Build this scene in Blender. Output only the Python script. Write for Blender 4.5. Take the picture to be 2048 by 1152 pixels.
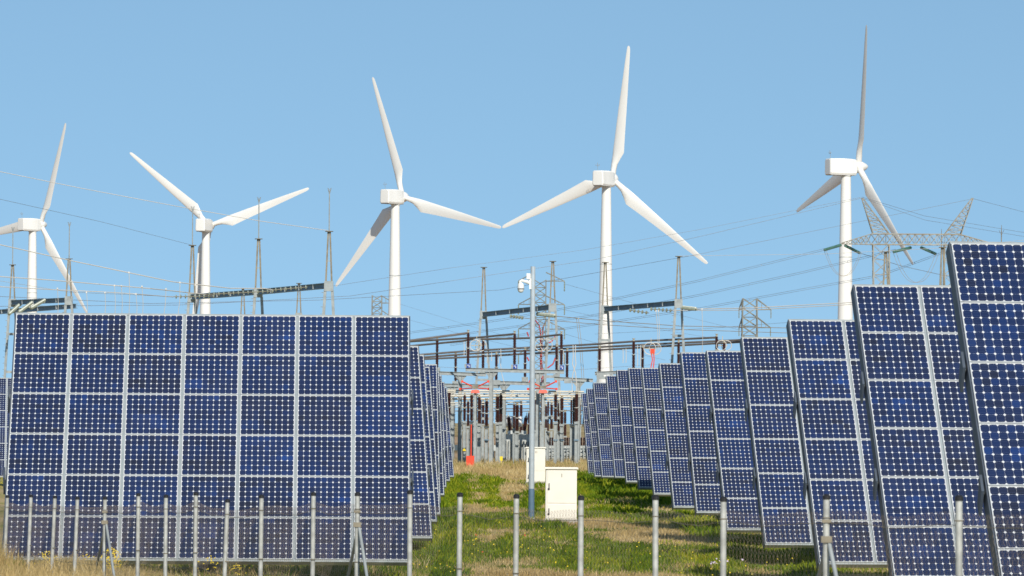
import bpy, math, random
import numpy as np
from mathutils import Vector, Matrix

random.seed(7); rng = np.random.default_rng(7)
for o in list(bpy.data.objects): bpy.data.objects.remove(o)
scene = bpy.context.scene
COL = scene.collection
R = math.radians

# ------------------------------------------------------------------ camera
PXW, PXH, FPX = 2048.0, 1152.0, 10000.0      # picture frame and focal length in its pixels
HORIZON = 845.0
CAMZ = 3.6
ROLL = 0.40
cam_d = bpy.data.cameras.new('camera'); cam = bpy.data.objects.new('camera', cam_d); COL.objects.link(cam)
cam_d.sensor_width = 36.0; cam_d.lens = 36.0*FPX/PXW
cam_d.clip_start = 1.0; cam_d.clip_end = 40000.0
pitch = math.atan((HORIZON-PXH/2)/FPX)
CAMR = Matrix.Rotation(R(90)+pitch, 3, 'X') @ Matrix.Rotation(R(ROLL), 3, 'Z')
cam.matrix_world = Matrix.Translation((0, 0, CAMZ)) @ CAMR.to_4x4()
cam_d.dof.use_dof = True; cam_d.dof.focus_distance = 150.0; cam_d.dof.aperture_fstop = 9.0
scene.camera = cam

# ------------------------------------------------------------------ sky, sun, exposure
SUN_EL, SUN_AZ = 33.0, 13.0                   # sun behind the camera, this far to its right
w = bpy.data.worlds.new('World'); scene.world = w; w.use_nodes = True
nt = w.node_tree; nt.nodes.clear()
sky = nt.nodes.new('ShaderNodeTexSky'); sky.sky_type = 'NISHITA'; sky.sun_disc = False
sky.sun_elevation = R(SUN_EL); sky.sun_rotation = R(180-SUN_AZ)
sky.altitude = 900; sky.air_density = 1.0; sky.dust_density = 0.15; sky.ozone_density = 3.0
bg = nt.nodes.new('ShaderNodeBackground'); bg.inputs[1].default_value = 0.10
ow = nt.nodes.new('ShaderNodeOutputWorld')
# clear dry air: the deep blue of the upper sky comes down close to the horizon
tcw = nt.nodes.new('ShaderNodeTexCoord'); mpw = nt.nodes.new('ShaderNodeMapping')
mpw.inputs['Location'].default_value = (0, 0, .195); mpw.inputs['Scale'].default_value = (1, 1, .85)
nt.links.new(tcw.outputs['Generated'], mpw.inputs[0]); vnw = nt.nodes.new('ShaderNodeVectorMath'); vnw.operation = 'NORMALIZE'
nt.links.new(mpw.outputs[0], vnw.inputs[0]); nt.links.new(vnw.outputs[0], sky.inputs[0])
tnt = nt.nodes.new('ShaderNodeMix'); tnt.data_type = 'RGBA'; tnt.blend_type = 'MULTIPLY'; tnt.inputs[0].default_value = 1.0
tnt.inputs[7].default_value = (1.0, 1.065, .945, 1)
nt.links.new(sky.outputs[0], tnt.inputs[6]); nt.links.new(tnt.outputs[2], bg.inputs[0]); nt.links.new(bg.outputs[0], ow.inputs[0])
sd = bpy.data.lights.new('sun', 'SUN'); sd.energy = 3.6; sd.angle = R(0.5); sd.color = (1.0, 0.93, 0.82)
sun = bpy.data.objects.new('sun', sd); COL.objects.link(sun)
to_sun = Vector((math.sin(R(SUN_AZ))*math.cos(R(SUN_EL)), -math.cos(R(SUN_AZ))*math.cos(R(SUN_EL)), math.sin(R(SUN_EL))))
sun.rotation_euler = to_sun.to_track_quat('Z', 'Y').to_euler()
sun.location = (20, -40, 60)
scene.view_settings.view_transform = 'Standard'; scene.view_settings.look = 'None'
scene.view_settings.exposure = 0.36; scene.view_settings.gamma = 1.0
scene.view_settings.use_curve_mapping = False

# ------------------------------------------------------------------ helpers
def P(px, py, D):
    """world point on the sight line of a picture pixel at forward distance D"""
    d = CAMR @ Vector(((px-PXW/2)/FPX, (PXH/2-py)/FPX, -1.0))
    d = d*(D/d.y)
    return Vector((d.x, d.y, d.z+CAMZ))

def mat(name, col, rough=0.6, metal=0.0, noise=0.0, scale=4.0, coat=0.0, spec=0.5, col2=None, bump=0.0, detail=4.0, stretch=None):
    m = bpy.data.materials.new(name); m.use_nodes = True
    n = m.node_tree.nodes; l = m.node_tree.links
    b = n['Principled BSDF']
    b.inputs['Base Color'].default_value = (*col, 1); b.inputs['Roughness'].default_value = rough
    b.inputs['Metallic'].default_value = metal; b.inputs['Coat Weight'].default_value = coat
    b.inputs['Coat Roughness'].default_value = 0.08; b.inputs['Specular IOR Level'].default_value = spec
    if noise > 0 or col2 or bump > 0:
        tc = n.new('ShaderNodeTexCoord'); tex = n.new('ShaderNodeTexNoise')
        tex.inputs['Scale'].default_value = scale; tex.inputs['Detail'].default_value = detail
        src = tc.outputs['Object']
        if stretch:
            mp = n.new('ShaderNodeMapping'); mp.inputs['Scale'].default_value = stretch
            l.new(src, mp.inputs[0]); src = mp.outputs[0]
        l.new(src, tex.inputs['Vector'])
        ramp = n.new('ShaderNodeValToRGB'); l.new(tex.outputs['Fac'], ramp.inputs[0])
        c2 = col2 if col2 else tuple(c*(1-noise) for c in col)
        ramp.color_ramp.elements[0].position = 0.36; ramp.color_ramp.elements[1].position = 0.64
        ramp.color_ramp.elements[0].color = (*c2, 1); ramp.color_ramp.elements[1].color = (*col, 1)
        l.new(ramp.outputs[0], b.inputs['Base Color'])
        if bump > 0:
            bp = n.new('ShaderNodeBump'); bp.inputs['Strength'].default_value = bump
            l.new(tex.outputs['Fac'], bp.inputs['Height']); l.new(bp.outputs[0], b.inputs['Normal'])
    return m

M = {}
M['galv'] = mat('galvanised_steel', (.34,.375,.38), .5, .1, .25, 3.0)
M['galv_bright'] = mat('bright_galvanised_steel', (.56,.62,.66), .32, .35, .10, 6.0)
M['alu'] = mat('aluminium_frame', (.55,.58,.60), .42, .2, .12, 2.0)
M['alu_dark'] = mat('tracker_side_steel', (.055,.075,.105), .5, 0, .2, 2.0)
M['steel_blue'] = mat('painted_beam_steel', (.15,.235,.31), .55, 0, .2, 1.0)
M['rust'] = mat('weathered_steel', (.27,.24,.18), .7, .1, .35, 3.0)
M['lattice'] = mat('lattice_steel', (.34,.35,.32), .6, .1, .3, .5, col2=(.26,.23,.17))
M['pylon'] = mat('old_pylon_steel', (.24,.25,.22), .6, .1, .3, .5)
M['white'] = mat('turbine_white_paint', (.80,.80,.765), .38, 0, .07, .35, stretch=(1,1,.25))
M['white_small'] = mat('white_plastic', (.80,.80,.78), .35, 0, .04, 5.0)
M['dark'] = mat('dark_opening', (.02,.02,.022), .7)
M['black'] = mat('black_plastic', (.015,.015,.017), .45)
M['brown'] = mat('brown_porcelain', (.055,.018,.013), .22, 0, .25, 6.0, coat=.3)
M['flange'] = mat('insulator_flange', (.50,.50,.45), .5, .1, .15, 6.0)
M['brass'] = mat('bus_clamp', (.46,.41,.30), .5, .2, .2, 6.0)
M['glass_ins'] = mat('green_glass_insulator', (.12,.27,.22), .15, 0, .3, 3.0, coat=.5)
M['disc_ins'] = mat('pale_disc_insulator', (.30,.34,.27), .3, 0, .3, 3.0, coat=.3)
M['tube'] = mat('bus_tube', (.21,.19,.18), .45, .2, .2, .6)
M['cream_tube'] = mat('pale_bus_tube', (.55,.52,.44), .45, .2, .15, .6)
M['red'] = mat('red_paint', (.78,.07,.025), .45, 0, .15, 4.0)
M['red_cable'] = mat('red_cable', (.55,.06,.06), .5, 0, .1, 4.0)
M['cabinet'] = mat('cabinet_cream_paint', (.79,.77,.70), .5, 0, .07, 1.5)
M['blue_grey'] = mat('pole_blue_grey', (.10,.17,.25), .45, 0, .15, 5.0)
M['sign_blue'] = mat('sign_blue', (.02,.07,.32), .4)
M['sign_yellow'] = mat('sign_yellow', (.80,.60,.02), .45)
M['wire'] = mat('conductor_wire', (.27,.31,.35), .6, 0, .1, .2)
M['wire_white'] = mat('bright_conductor', (.66,.63,.58), .5, .2, .12, .4)
M['wire_tan'] = mat('weathered_conductor', (.42,.37,.29), .6, .1, .15, .4)
M['conc'] = mat('concrete', (.38,.36,.32), .9, 0, .25, 3.0)
M['tank'] = mat('transformer_paint', (.52,.54,.52), .5, 0, .12, 1.5)
M['fence'] = mat('fence_galvanised', (.56,.57,.54), .4, .25, .3, 9.0)
M['rail'] = mat('rail_steel', (.30,.345,.37), .45, .1, .15, 2.0)
M['meshwire'] = mat('fence_wire', (.36,.28,.21), .6, .1, .25, 3.0)

def attr_mat(name, stops, rough=.7, attr='tone', extra=None, trans=0.0):
    """colour ramp driven by a per-face tone stored on the mesh"""
    m = bpy.data.materials.new(name); m.use_nodes = True
    n = m.node_tree.nodes; l = m.node_tree.links; b = n['Principled BSDF']
    a = n.new('ShaderNodeAttribute'); a.attribute_name = attr
    r = n.new('ShaderNodeValToRGB'); l.new(a.outputs['Fac'], r.inputs[0])
    els = r.color_ramp.elements
    while len(els) < len(stops): els.new(0.5)
    for e, (p, c) in zip(els, stops): e.position = p; e.color = (*c, 1)
    l.new(r.outputs[0], b.inputs['Base Color']); b.inputs['Roughness'].default_value = rough
    b.inputs['Specular IOR Level'].default_value = 0.2
    if trans > 0:
        t = n.new('ShaderNodeBsdfTranslucent'); l.new(r.outputs[0], t.inputs[0])
        mx = n.new('ShaderNodeMixShader'); mx.inputs[0].default_value = trans
        l.new(b.outputs[0], mx.inputs[1]); l.new(t.outputs[0], mx.inputs[2])
        l.new(mx.outputs[0], n['Material Output'].inputs[0])
    return m

class MB:
    """collects shapes; build() links them as one mesh object"""
    def __init__(s): s.v=[]; s.f=[]; s.m=[]
    def add(s, vs, fs, mi=0):
        k=len(s.v); s.v.extend([tuple(p) for p in vs]); s.f.extend([tuple(i+k for i in f) for f in fs]); s.m.extend([mi]*len(fs)); return s
    def box(s, c, d, rot=None, mi=0, taper=1.0):
        c=Vector(c); hx,hy,hz=d[0]/2,d[1]/2,d[2]/2
        vs=[Vector((sx*hx*(taper if sz>0 else 1),sy*hy*(taper if sz>0 else 1),sz*hz)) for sz in (-1,1) for sy in (-1,1) for sx in (-1,1)]
        if rot is not None: vs=[rot@p for p in vs]
        return s.add([c+p for p in vs], [(0,2,3,1),(4,5,7,6),(0,1,5,4),(2,6,7,3),(0,4,6,2),(1,3,7,5)], mi)
    def bar(s, p, q, a, b=None, mi=0, up=(0,0,1)):
        p=Vector(p); q=Vector(q); b=b or a; d=(q-p); L=d.length
        if L<1e-6: return s
        d/=L; u=Vector(up)
        if abs(d.dot(u))>.98: u=Vector((0,1,0))
        x=d.cross(u).normalized(); y=x.cross(d)
        vs=[c+x*sx*a/2+y*sy*b/2 for c in (p,q) for sy in (-1,1) for sx in (-1,1)]
        return s.add(vs, [(0,1,3,2),(4,6,7,5),(0,4,5,1),(2,3,7,6),(0,2,6,4),(1,5,7,3)], mi)
    def tube(s, pts, r, n=6, mi=0, caps=True):
        pts=[Vector(p) for p in pts]; k=len(pts); vs=[]; fs=[]
        rr=r if isinstance(r,(list,tuple)) else [r]*k
        x=None
        for i,p in enumerate(pts):
            d=(pts[min(i+1,k-1)]-pts[max(i-1,0)]).normalized()
            if x is None:
                u=Vector((0,0,1)) if abs(d.z)<.95 else Vector((1,0,0)); x=d.cross(u).normalized()
            else:
                x=(x-d*x.dot(d)).normalized()
            y=d.cross(x)
            vs+= [p+(x*math.cos(2*math.pi*j/n)+y*math.sin(2*math.pi*j/n))*rr[i] for j in range(n)]
        for i in range(k-1):
            for j in range(n):
                a=i*n+j; b=i*n+(j+1)%n; fs.append((a,b,b+n,a+n))
        if caps: fs.append(tuple(range(n-1,-1,-1))); fs.append(tuple((k-1)*n+j for j in range(n)))
        return s.add(vs, fs, mi)
    def lathe(s, prof, n=12, mi=0, base=(0,0,0)):
        """prof: list of (radius, height) about the z axis"""
        bx=Vector(base)
        return s.tube_prof([bx+Vector((0,0,h)) for r,h in prof],[r for r,h in prof],n,mi)
    def tube_prof(s, pts, rr, n, mi):
        vs=[]; fs=[]; k=len(pts)
        for p,r in zip(pts,rr): vs+=[Vector(p)+Vector((r*math.cos(2*math.pi*j/n), r*math.sin(2*math.pi*j/n),0)) for j in range(n)]
        for i in range(k-1):
            for j in range(n):
                a=i*n+j; b=i*n+(j+1)%n; fs.append((a,b,b+n,a+n))
        fs.append(tuple(range(n-1,-1,-1))); fs.append(tuple((k-1)*n+j for j in range(n)))
        return s.add(vs, fs, mi)
    def mesh(s, name, mats, org=(0,0,0), smooth=False):
        me=bpy.data.meshes.new(name); o=Vector(org)
        me.from_pydata([(p[0]-o[0],p[1]-o[1],p[2]-o[2]) for p in s.v], [], s.f)
        if not isinstance(mats,(list,tuple)): mats=[mats]
        for m in mats: me.materials.append(m)
        if len(mats)>1: me.polygons.foreach_set('material_index', s.m)
        if smooth:
            me.polygons.foreach_set('use_smooth',[True]*len(me.polygons))
            try: me.set_sharp_from_angle(angle=R(38))
            except Exception: pass
        me.update(); return me
    def part(s, name, mats, parent, smooth=False):
        """verts are world coordinates; parent is an unrotated Empty"""
        return obj(name, s.mesh(name, mats, parent_world(parent), smooth), parent)

def parent_world(o):
    p=Vector(o.location)
    while o.parent: o=o.parent; p=p+Vector(o.location)
    return p
def obj(name, me, parent=None, loc=None, rot=None):
    o=bpy.data.objects.new(name, me); COL.objects.link(o)
    if parent: o.parent=parent
    if loc is not None: o.location=loc
    if rot is not None: o.rotation_euler=rot
    return o
def tag(o, label=None, cat=None, group=None, kind=None):
    if label: o['label']=label
    if cat: o['category']=cat
    if group: o['group']=group
    if kind: o['kind']=kind
    return o
def thing(name, label, cat, loc=(0,0,0), rz=0, group=None):
    o=bpy.data.objects.new(name, None); COL.objects.link(o); o.empty_display_size=.5
    o.location=loc; o.rotation_euler=(0,0,rz); return tag(o,label,cat,group)
def solo(name, mb, mats, label, cat, group=None, smooth=False, org=None):
    """a thing that is one mesh, verts given in world coordinates"""
    if org is None:
        zs=min(p[2] for p in mb.v); org=(sum(p[0] for p in mb.v)/len(mb.v), sum(p[1] for p in mb.v)/len(mb.v), zs)
    o=obj(name, mb.mesh(name, mats, org, smooth), None, org); return tag(o,label,cat,group)
def copy_tree(o, parent=None):
    c=o.copy(); COL.objects.link(c); c.parent=parent
    for ch in list(o.children): copy_tree(ch, c)
    return c
ORD=['first','second','third','fourth','fifth','sixth','seventh','eighth','ninth','tenth','eleventh','twelfth','thirteenth','fourteenth',
     'fifteenth','sixteenth','seventeenth','eighteenth','nineteenth','twentieth','twenty-first','twenty-second','twenty-third','twenty-fourth']

def smoothnoise(x, y, seed=0):
    """cheap value noise on numpy arrays"""
    xi=np.floor(x).astype(int); yi=np.floor(y).astype(int); fx=x-xi; fy=y-yi
    def h(a,b):
        n=(a*374761393+b*668265263+seed*974711).astype(np.int64); n=(n^(n>>13))*1274126177; n=n^(n>>16)
        return (n&0xffff)/65535.0
    fx=fx*fx*(3-2*fx); fy=fy*fy*(3-2*fy)
    return (h(xi,yi)*(1-fx)+h(xi+1,yi)*fx)*(1-fy)+(h(xi,yi+1)*(1-fx)+h(xi+1,yi+1)*fx)*fy

# ------------------------------------------------------------------ ground
FEN_A = np.array([(15-1024)/FPX*91.0, 91.0]); FEN_B = np.array([(1918-1024)/FPX*43.0, 43.0])   # plan of the front fence
FD = (FEN_B-FEN_A); FL = np.hypot(*FD); FD = FD/FL; FN = np.array([FD[1], -FD[0]])
if FN[1] > 0: FN = -FN                                      # FN points to the camera's side
def ground_z(x, y):
    x=np.asarray(x,float); y=np.asarray(y,float)
    s=(x-FEN_A[0])*FD[0]+(y-FEN_A[1])*FD[1]                 # along the fence
    d=(x-FEN_A[0])*FN[0]+(y-FEN_A[1])*FN[1]                 # towards the camera
    t=np.clip(s/FL,-.6,1.6)
    hf=0.74+0.25*t                                          # ground level on the fence line
    near=hf+np.clip(d,0,40)*0.012
    far=hf*np.clip(1+d/9.0,0,1)**1.5
    z=np.where(d>0, near, far)
    return z+(smoothnoise(x*.35,y*.12,3)-.5)*.10*np.clip((y-20)/40,0,1)*np.clip((520-y)/60,0,1)
GREEN_SPOTS=[(915,985,30,26),(985,978,26,14),(990,962,22,6),(1070,1000,24,16),(1190,975,40,24),(1260,985,60,26),(1120,1062,80,10),
  (1190,1112,110,26),(960,1110,120,26),(905,1095,60,30),(880,1030,40,30),(1330,1120,120,20),(1230,1030,70,14),(1500,1110,90,30),(1590,1120,70,24),
  (1400,1045,60,12),(1010,1030,30,8),(960,1050,26,12),(870,1125,40,20),(1285,960,60,10)]
TAN_SPOTS=[(960,1022,60,12),(985,1075,70,14),(1330,1075,60,10),(1280,1078,90,10),(1205,1045,60,8),(1000,950,80,12),(1010,985,14,14),(950,965,20,5),(1040,975,14,10),(1000,1146,90,5),(1300,1146,120,5),(1250,1000,40,5)]
def green_at(x, y):
    """share of green weeds against dry grass at ground points"""
    D=np.maximum(y,1.0); px=1024+x/D*FPX; py=HORIZON+CAMZ/D*FPX
    g=.43+.75*(smoothnoise(x*.45+40,y*.085+9,11)-.5)+.8*(smoothnoise(x*1.3,y*.30,12)-.5)
    for sp,sg in ((GREEN_SPOTS,.55),(TAN_SPOTS,-.55)):
        for (cx,cy,rx,ry) in sp:
            q=((px-cx)/rx)**2+((py-cy)/ry)**2
            g=g+sg*np.exp(-q*1.1)
    g=np.where(y>330, g-.3*np.clip((y-330)/60,0,1), g)
    g=np.where(y<100, g-.35, g)
    return np.clip(g,0,1)

gx=np.unique(np.concatenate([[-9000,-5000,-2500,-1200,-600,-300,-160,-100,-70,-50],np.arange(-40,52,.7),[60,80,110,170,300,600,1200,2500,5000,9000]]))
gy=np.unique(np.concatenate([[-60,-20,0,10],np.arange(20,100,1.0),np.arange(100,200,1.0),np.arange(200,460,2.2),np.geomspace(465,16000,60)]))
GX,GY=np.meshgrid(gx,gy); GZ=ground_z(GX,GY)
GZ=np.where(GY>600, GZ+np.clip((GY-600)/900,0,1)*.6*(smoothnoise(GX*.006,GY*.004,31)-.3), GZ)
nv=GX.size; nx=len(gx); ny=len(gy)
idx=np.arange(nv).reshape(ny,nx)
quads=np.stack([idx[:-1,:-1],idx[:-1,1:],idx[1:,1:],idx[1:,:-1]],-1).reshape(-1,4)
me=bpy.data.meshes.new('ground'); me.from_pydata(np.stack([GX,GY,GZ],-1).reshape(-1,3).tolist(),[],quads.tolist())
at=me.attributes.new('green','FLOAT','POINT'); at.data.foreach_set('value', green_at(GX,GY).ravel().astype(np.float32))
me.polygons.foreach_set('use_smooth',[True]*len(me.polygons))
gm=bpy.data.materials.new('dry_ground'); gm.use_nodes=True; n=gm.node_tree.nodes; l=gm.node_tree.links; b=n['Principled BSDF']
b.inputs['Roughness'].default_value=.95; b.inputs['Specular IOR Level'].default_value=.1
geo=n.new('ShaderNodeNewGeometry'); sep=n.new('ShaderNodeSeparateXYZ'); l.new(geo.outputs['Position'],sep.inputs[0])
a=n.new('ShaderNodeAttribute'); a.attribute_name='green'
def noise(scale, st, detail=5):
    mp=n.new('ShaderNodeMapping'); mp.inputs['Scale'].default_value=st; l.new(geo.outputs['Position'],mp.inputs[0])
    t=n.new('ShaderNodeTexNoise'); t.inputs['Scale'].default_value=scale; t.inputs['Detail'].default_value=detail; l.new(mp.outputs[0],t.inputs['Vector']); return t.outputs['Fac']
def ramp(src, stops):
    r=n.new('ShaderNodeValToRGB'); l.new(src,r.inputs[0]); e=r.color_ramp.elements
    while len(e)<len(stops): e.new(.5)
    for q,(p,c) in zip(e,stops): q.position=p; q.color=(*c,1)
    return r.outputs[0]
def mix(f,c1,c2):
    m=n.new('ShaderNodeMix'); m.data_type='RGBA'; l.new(f,m.inputs[0]); l.new(c1,m.inputs[6]); l.new(c2,m.inputs[7]); return m.outputs[2]
dry=ramp(noise(3.0,(1,.35,1)),[(.3,(.33,.24,.12)),(.5,(.47,.35,.18)),(.7,(.56,.44,.25))])
grn=ramp(noise(4.0,(1,.35,1)),[(.3,(.09,.14,.012)),(.6,(.20,.24,.025)),(.75,(.36,.33,.07))])
near=mix(a.outputs['Fac'],dry,grn)
mr=n.new('ShaderNodeMapRange'); mr.inputs['From Min'].default_value=480; mr.inputs['From Max'].default_value=3000; l.new(sep.outputs['Y'],mr.inputs[0])
fieldc=ramp(mr.outputs[0],[(0,(.36,.27,.15)),(.03,(.47,.32,.19)),(.075,(.13,.13,.06)),(.10,(.46,.31,.19)),(.26,(.48,.33,.20)),(.32,(.42,.32,.16)),(1,(.45,.36,.19))])
fn=ramp(noise(.02,(1,.35,1)),[(.35,(.62,.60,.52)),(.6,(1,1,1))])
mm=n.new('ShaderNodeMix'); mm.data_type='RGBA'; mm.blend_type='MULTIPLY'; mm.inputs[0].default_value=1; l.new(fieldc,mm.inputs[6]); l.new(fn,mm.inputs[7])
mr2=n.new('ShaderNodeMapRange'); mr2.inputs['From Min'].default_value=440; mr2.inputs['From Max'].default_value=500; l.new(sep.outputs['Y'],mr2.inputs[0])
l.new(mix(mr2.outputs[0],near,mm.outputs[2]),b.inputs['Base Color'])
bp=n.new('ShaderNodeBump'); bp.inputs['Strength'].default_value=.6; bp.inputs['Distance'].default_value=.1; l.new(noise(6,(1,1,1)),bp.inputs['Height']); l.new(bp.outputs[0],b.inputs['Normal'])
me.materials.append(gm); tag(obj('ground',me),'dry grassy ground with green weed patches between the solar trackers',kind='structure')

# ------------------------------------------------------------------ solar trackers
NC, NR, CX, CY = 7, 6, 9, 8                    # columns and rows of modules, cells per module
PU, PV = 1.25, 1.075                           # module pitch across and up the slope
MW, MH, MT = 1.192, 1.064, .045
CP, CS, CH = .1285, .1261, .0215               # cell pitch, size and corner cut
TILT = R(55.2)
cm=bpy.data.materials.new('silicon_cell'); cm.use_nodes=True; n=cm.node_tree.nodes; l=cm.node_tree.links; b=n['Principled BSDF']
at=n.new('ShaderNodeAttribute'); at.attribute_name='tone'; oi=n.new('ShaderNodeObjectInfo')
ad=n.new('ShaderNodeMath'); ad.operation='MULTIPLY_ADD'; ad.inputs[1].default_value=.22; l.new(oi.outputs['Random'],ad.inputs[0])
sb=n.new('ShaderNodeMath'); sb.operation='SUBTRACT'; sb.inputs[1].default_value=.11; l.new(at.outputs['Fac'],sb.inputs[0]); l.new(sb.outputs[0],ad.inputs[2])
rp=n.new('ShaderNodeValToRGB'); l.new(ad.outputs[0],rp.inputs[0]); e=rp.color_ramp.elements
for _ in range(3): e.new(.5)
for q,(p,c) in zip(e,[(0,(.006,.009,.026)),(.28,(.003,.011,.050)),(.6,(.002,.017,.084)),(.85,(.002,.028,.142)),(1,(.002,.041,.205))]): q.position=p; q.color=(*c,1)
uv=n.new('ShaderNodeUVMap'); sx=n.new('ShaderNodeSeparateXYZ'); l.new(uv.outputs[0],sx.inputs[0])
# two printed bus ribbons across each cell
w1=n.new('ShaderNodeMath'); w1.operation='MULTIPLY'; w1.inputs[1].default_value=2.0; l.new(sx.outputs['Y'],w1.inputs[0])
w2=n.new('ShaderNodeMath'); w2.operation='FRACT'; l.new(w1.outputs[0],w2.inputs[0])
w3=n.new('ShaderNodeMath'); w3.operation='SUBTRACT'; w3.inputs[1].default_value=.5; l.new(w2.outputs[0],w3.inputs[0])
w4=n.new('ShaderNodeMath'); w4.operation='ABSOLUTE'; l.new(w3.outputs[0],w4.inputs[0])
w5=n.new('ShaderNodeMath'); w5.operation='LESS_THAN'; w5.inputs[1].default_value=.026; l.new(w4.outputs[0],w5.inputs[0])
mx=n.new('ShaderNodeMix'); mx.data_type='RGBA'; l.new(w5.outputs[0],mx.inputs[0]); l.new(rp.outputs[0],mx.inputs[6]); mx.inputs[7].default_value=(.035,.05,.11,1)
# thin uneven film of dust on the glass
ge=n.new('ShaderNodeNewGeometry'); dn=n.new('ShaderNodeTexNoise'); dn.inputs['Scale'].default_value=1.1; dn.inputs['Detail'].default_value=7; l.new(ge.outputs['Position'],dn.inputs['Vector'])
dr_=n.new('ShaderNodeMapRange'); dr_.inputs['From Min'].default_value=.42; dr_.inputs['From Max'].default_value=.8; dr_.inputs['To Min'].default_value=.0; dr_.inputs['To Max'].default_value=.028; l.new(dn.outputs['Fac'],dr_.inputs[0])
dm=n.new('ShaderNodeMix'); dm.data_type='RGBA'; l.new(dr_.outputs[0],dm.inputs[0]); l.new(mx.outputs[2],dm.inputs[6]); dm.inputs[7].default_value=(.28,.25,.21,1)
l.new(dm.outputs[2],b.inputs['Base Color']); b.inputs['Roughness'].default_value=.35; b.inputs['Specular IOR Level'].default_value=.4
b.inputs['Coat Weight'].default_value=.6; b.inputs['Coat Roughness'].default_value=.05
M['cell']=cm
M['backsheet']=mat('white_backsheet',(.66,.68,.70),.4,0,.06,3.0,coat=.6)

def cell_poly(cx, cy):
    h=CS/2; c=CH
    return [(cx+x,cy+y,0) for x,y in ((-h+c,-h),(h-c,-h),(h,-h+c),(h,h-c),(h-c,h),(-h+c,h),(-h,h-c),(-h,-h+c))]
def cells_mesh(name, centres, tones):
    vs=[]; fs=[]; uvs=[]
    for (cx,cy) in centres:
        k=len(vs); pl=cell_poly(cx,cy); vs+=pl; fs.append(tuple(range(k,k+8)))
        uvs+=[((x-cx)/CS+.5,(y-cy)/CS+.5) for x,y,z in pl]
    me=bpy.data.meshes.new(name); me.from_pydata(vs,[],fs); me.materials.append(M['cell'])
    u=me.uv_layers.new(name='UVMap'); u.data.foreach_set('uv',np.array(uvs,np.float32).ravel())
    a=me.attributes.new('tone','FLOAT','FACE'); a.data.foreach_set('value',np.array(tones,np.float32)); me.update(); return me
CENT=[((i-(CX-1)/2)*CP,(j-(CY-1)/2)*CP) for j in range(CY) for i in range(CX)]
def tones_for(rr):
    base=rr.uniform(.28,.50); t=np.zeros((CY,CX))
    for j in range(CY):
        row=rr.normal(0,.06)
        for i in range(CX): t[j,i]=base+row+rr.normal(0,.09)
    if rr.random()<.6:
        i0,j0=rr.integers(0,CX-2),rr.integers(0,CY-1); t[j0:j0+2,i0:i0+3]+=rr.uniform(.12,.3)
    return np.clip(t,0,1).ravel()
tone_sets=[tones_for(rng) for _ in range(14)]
cell_sets=[cells_mesh('cell_grid',CENT,t) for t in tone_sets]
single=[cells_mesh('cell',[(0,0)],[k/7]) for k in range(8)]
# module: aluminium rim round a white laminate
mb=MB()
fw=.013
for (c,d) in (((0,MH/2-fw/2,0),(MW,fw,MT)),((0,-MH/2+fw/2,0),(MW,fw,MT)),((MW/2-fw/2,0,0),(fw,MH-2*fw,MT)),((-MW/2+fw/2,0,0),(fw,MH-2*fw,MT))): mb.box(c,d,mi=0)
mb.box((0,0,.008),(MW-2*fw,MH-2*fw,.012),mi=1)
module_me=mb.mesh('solar_module',[M['alu'],M['backsheet']])
CELLZ=.0165
HW,HH=NC*PU/2,NR*PV/2
# steelwork behind the modules, in the plane of the array
def inplane(f):
    mb=MB(); f(mb); return mb
rail_me=inplane(lambda m:m.box((0,0,-.055),(.054,NR*PV+.03,.075))).mesh('rail',M['rail'])
side_me=inplane(lambda m:m.box((0,0,-.125),(.022,NR*PV+.05,.25))).mesh('side_channel',M['alu_dark'])
edge_me=inplane(lambda m:m.box((0,0,-.07),(NC*PU-.02,.05,.13))).mesh('edge_channel',M['galv'])
beam_me=inplane(lambda m:m.box((0,0,-.17),(NC*PU+.12,.12,.14))).mesh('back_beam',M['galv'])
gus_me=inplane(lambda m:m.add([(-.02,.16,-.02),(-.02,-.12,-.02),(-.02,-.32,-.36),(-.02,-.12,-.36),(.02,.16,-.02),(.02,-.12,-.02),(.02,-.32,-.36),(.02,-.12,-.36)],
      [(0,1,2,3),(7,6,5,4),(0,4,5,1),(1,5,6,2),(2,6,7,3),(3,7,4,0)])).mesh('gusset',M['alu_dark'])
spine_me=inplane(lambda m:m.box((0,0,-.33),(.22,NR*PV*.72,.18))).mesh('spine',M['galv'])
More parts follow.
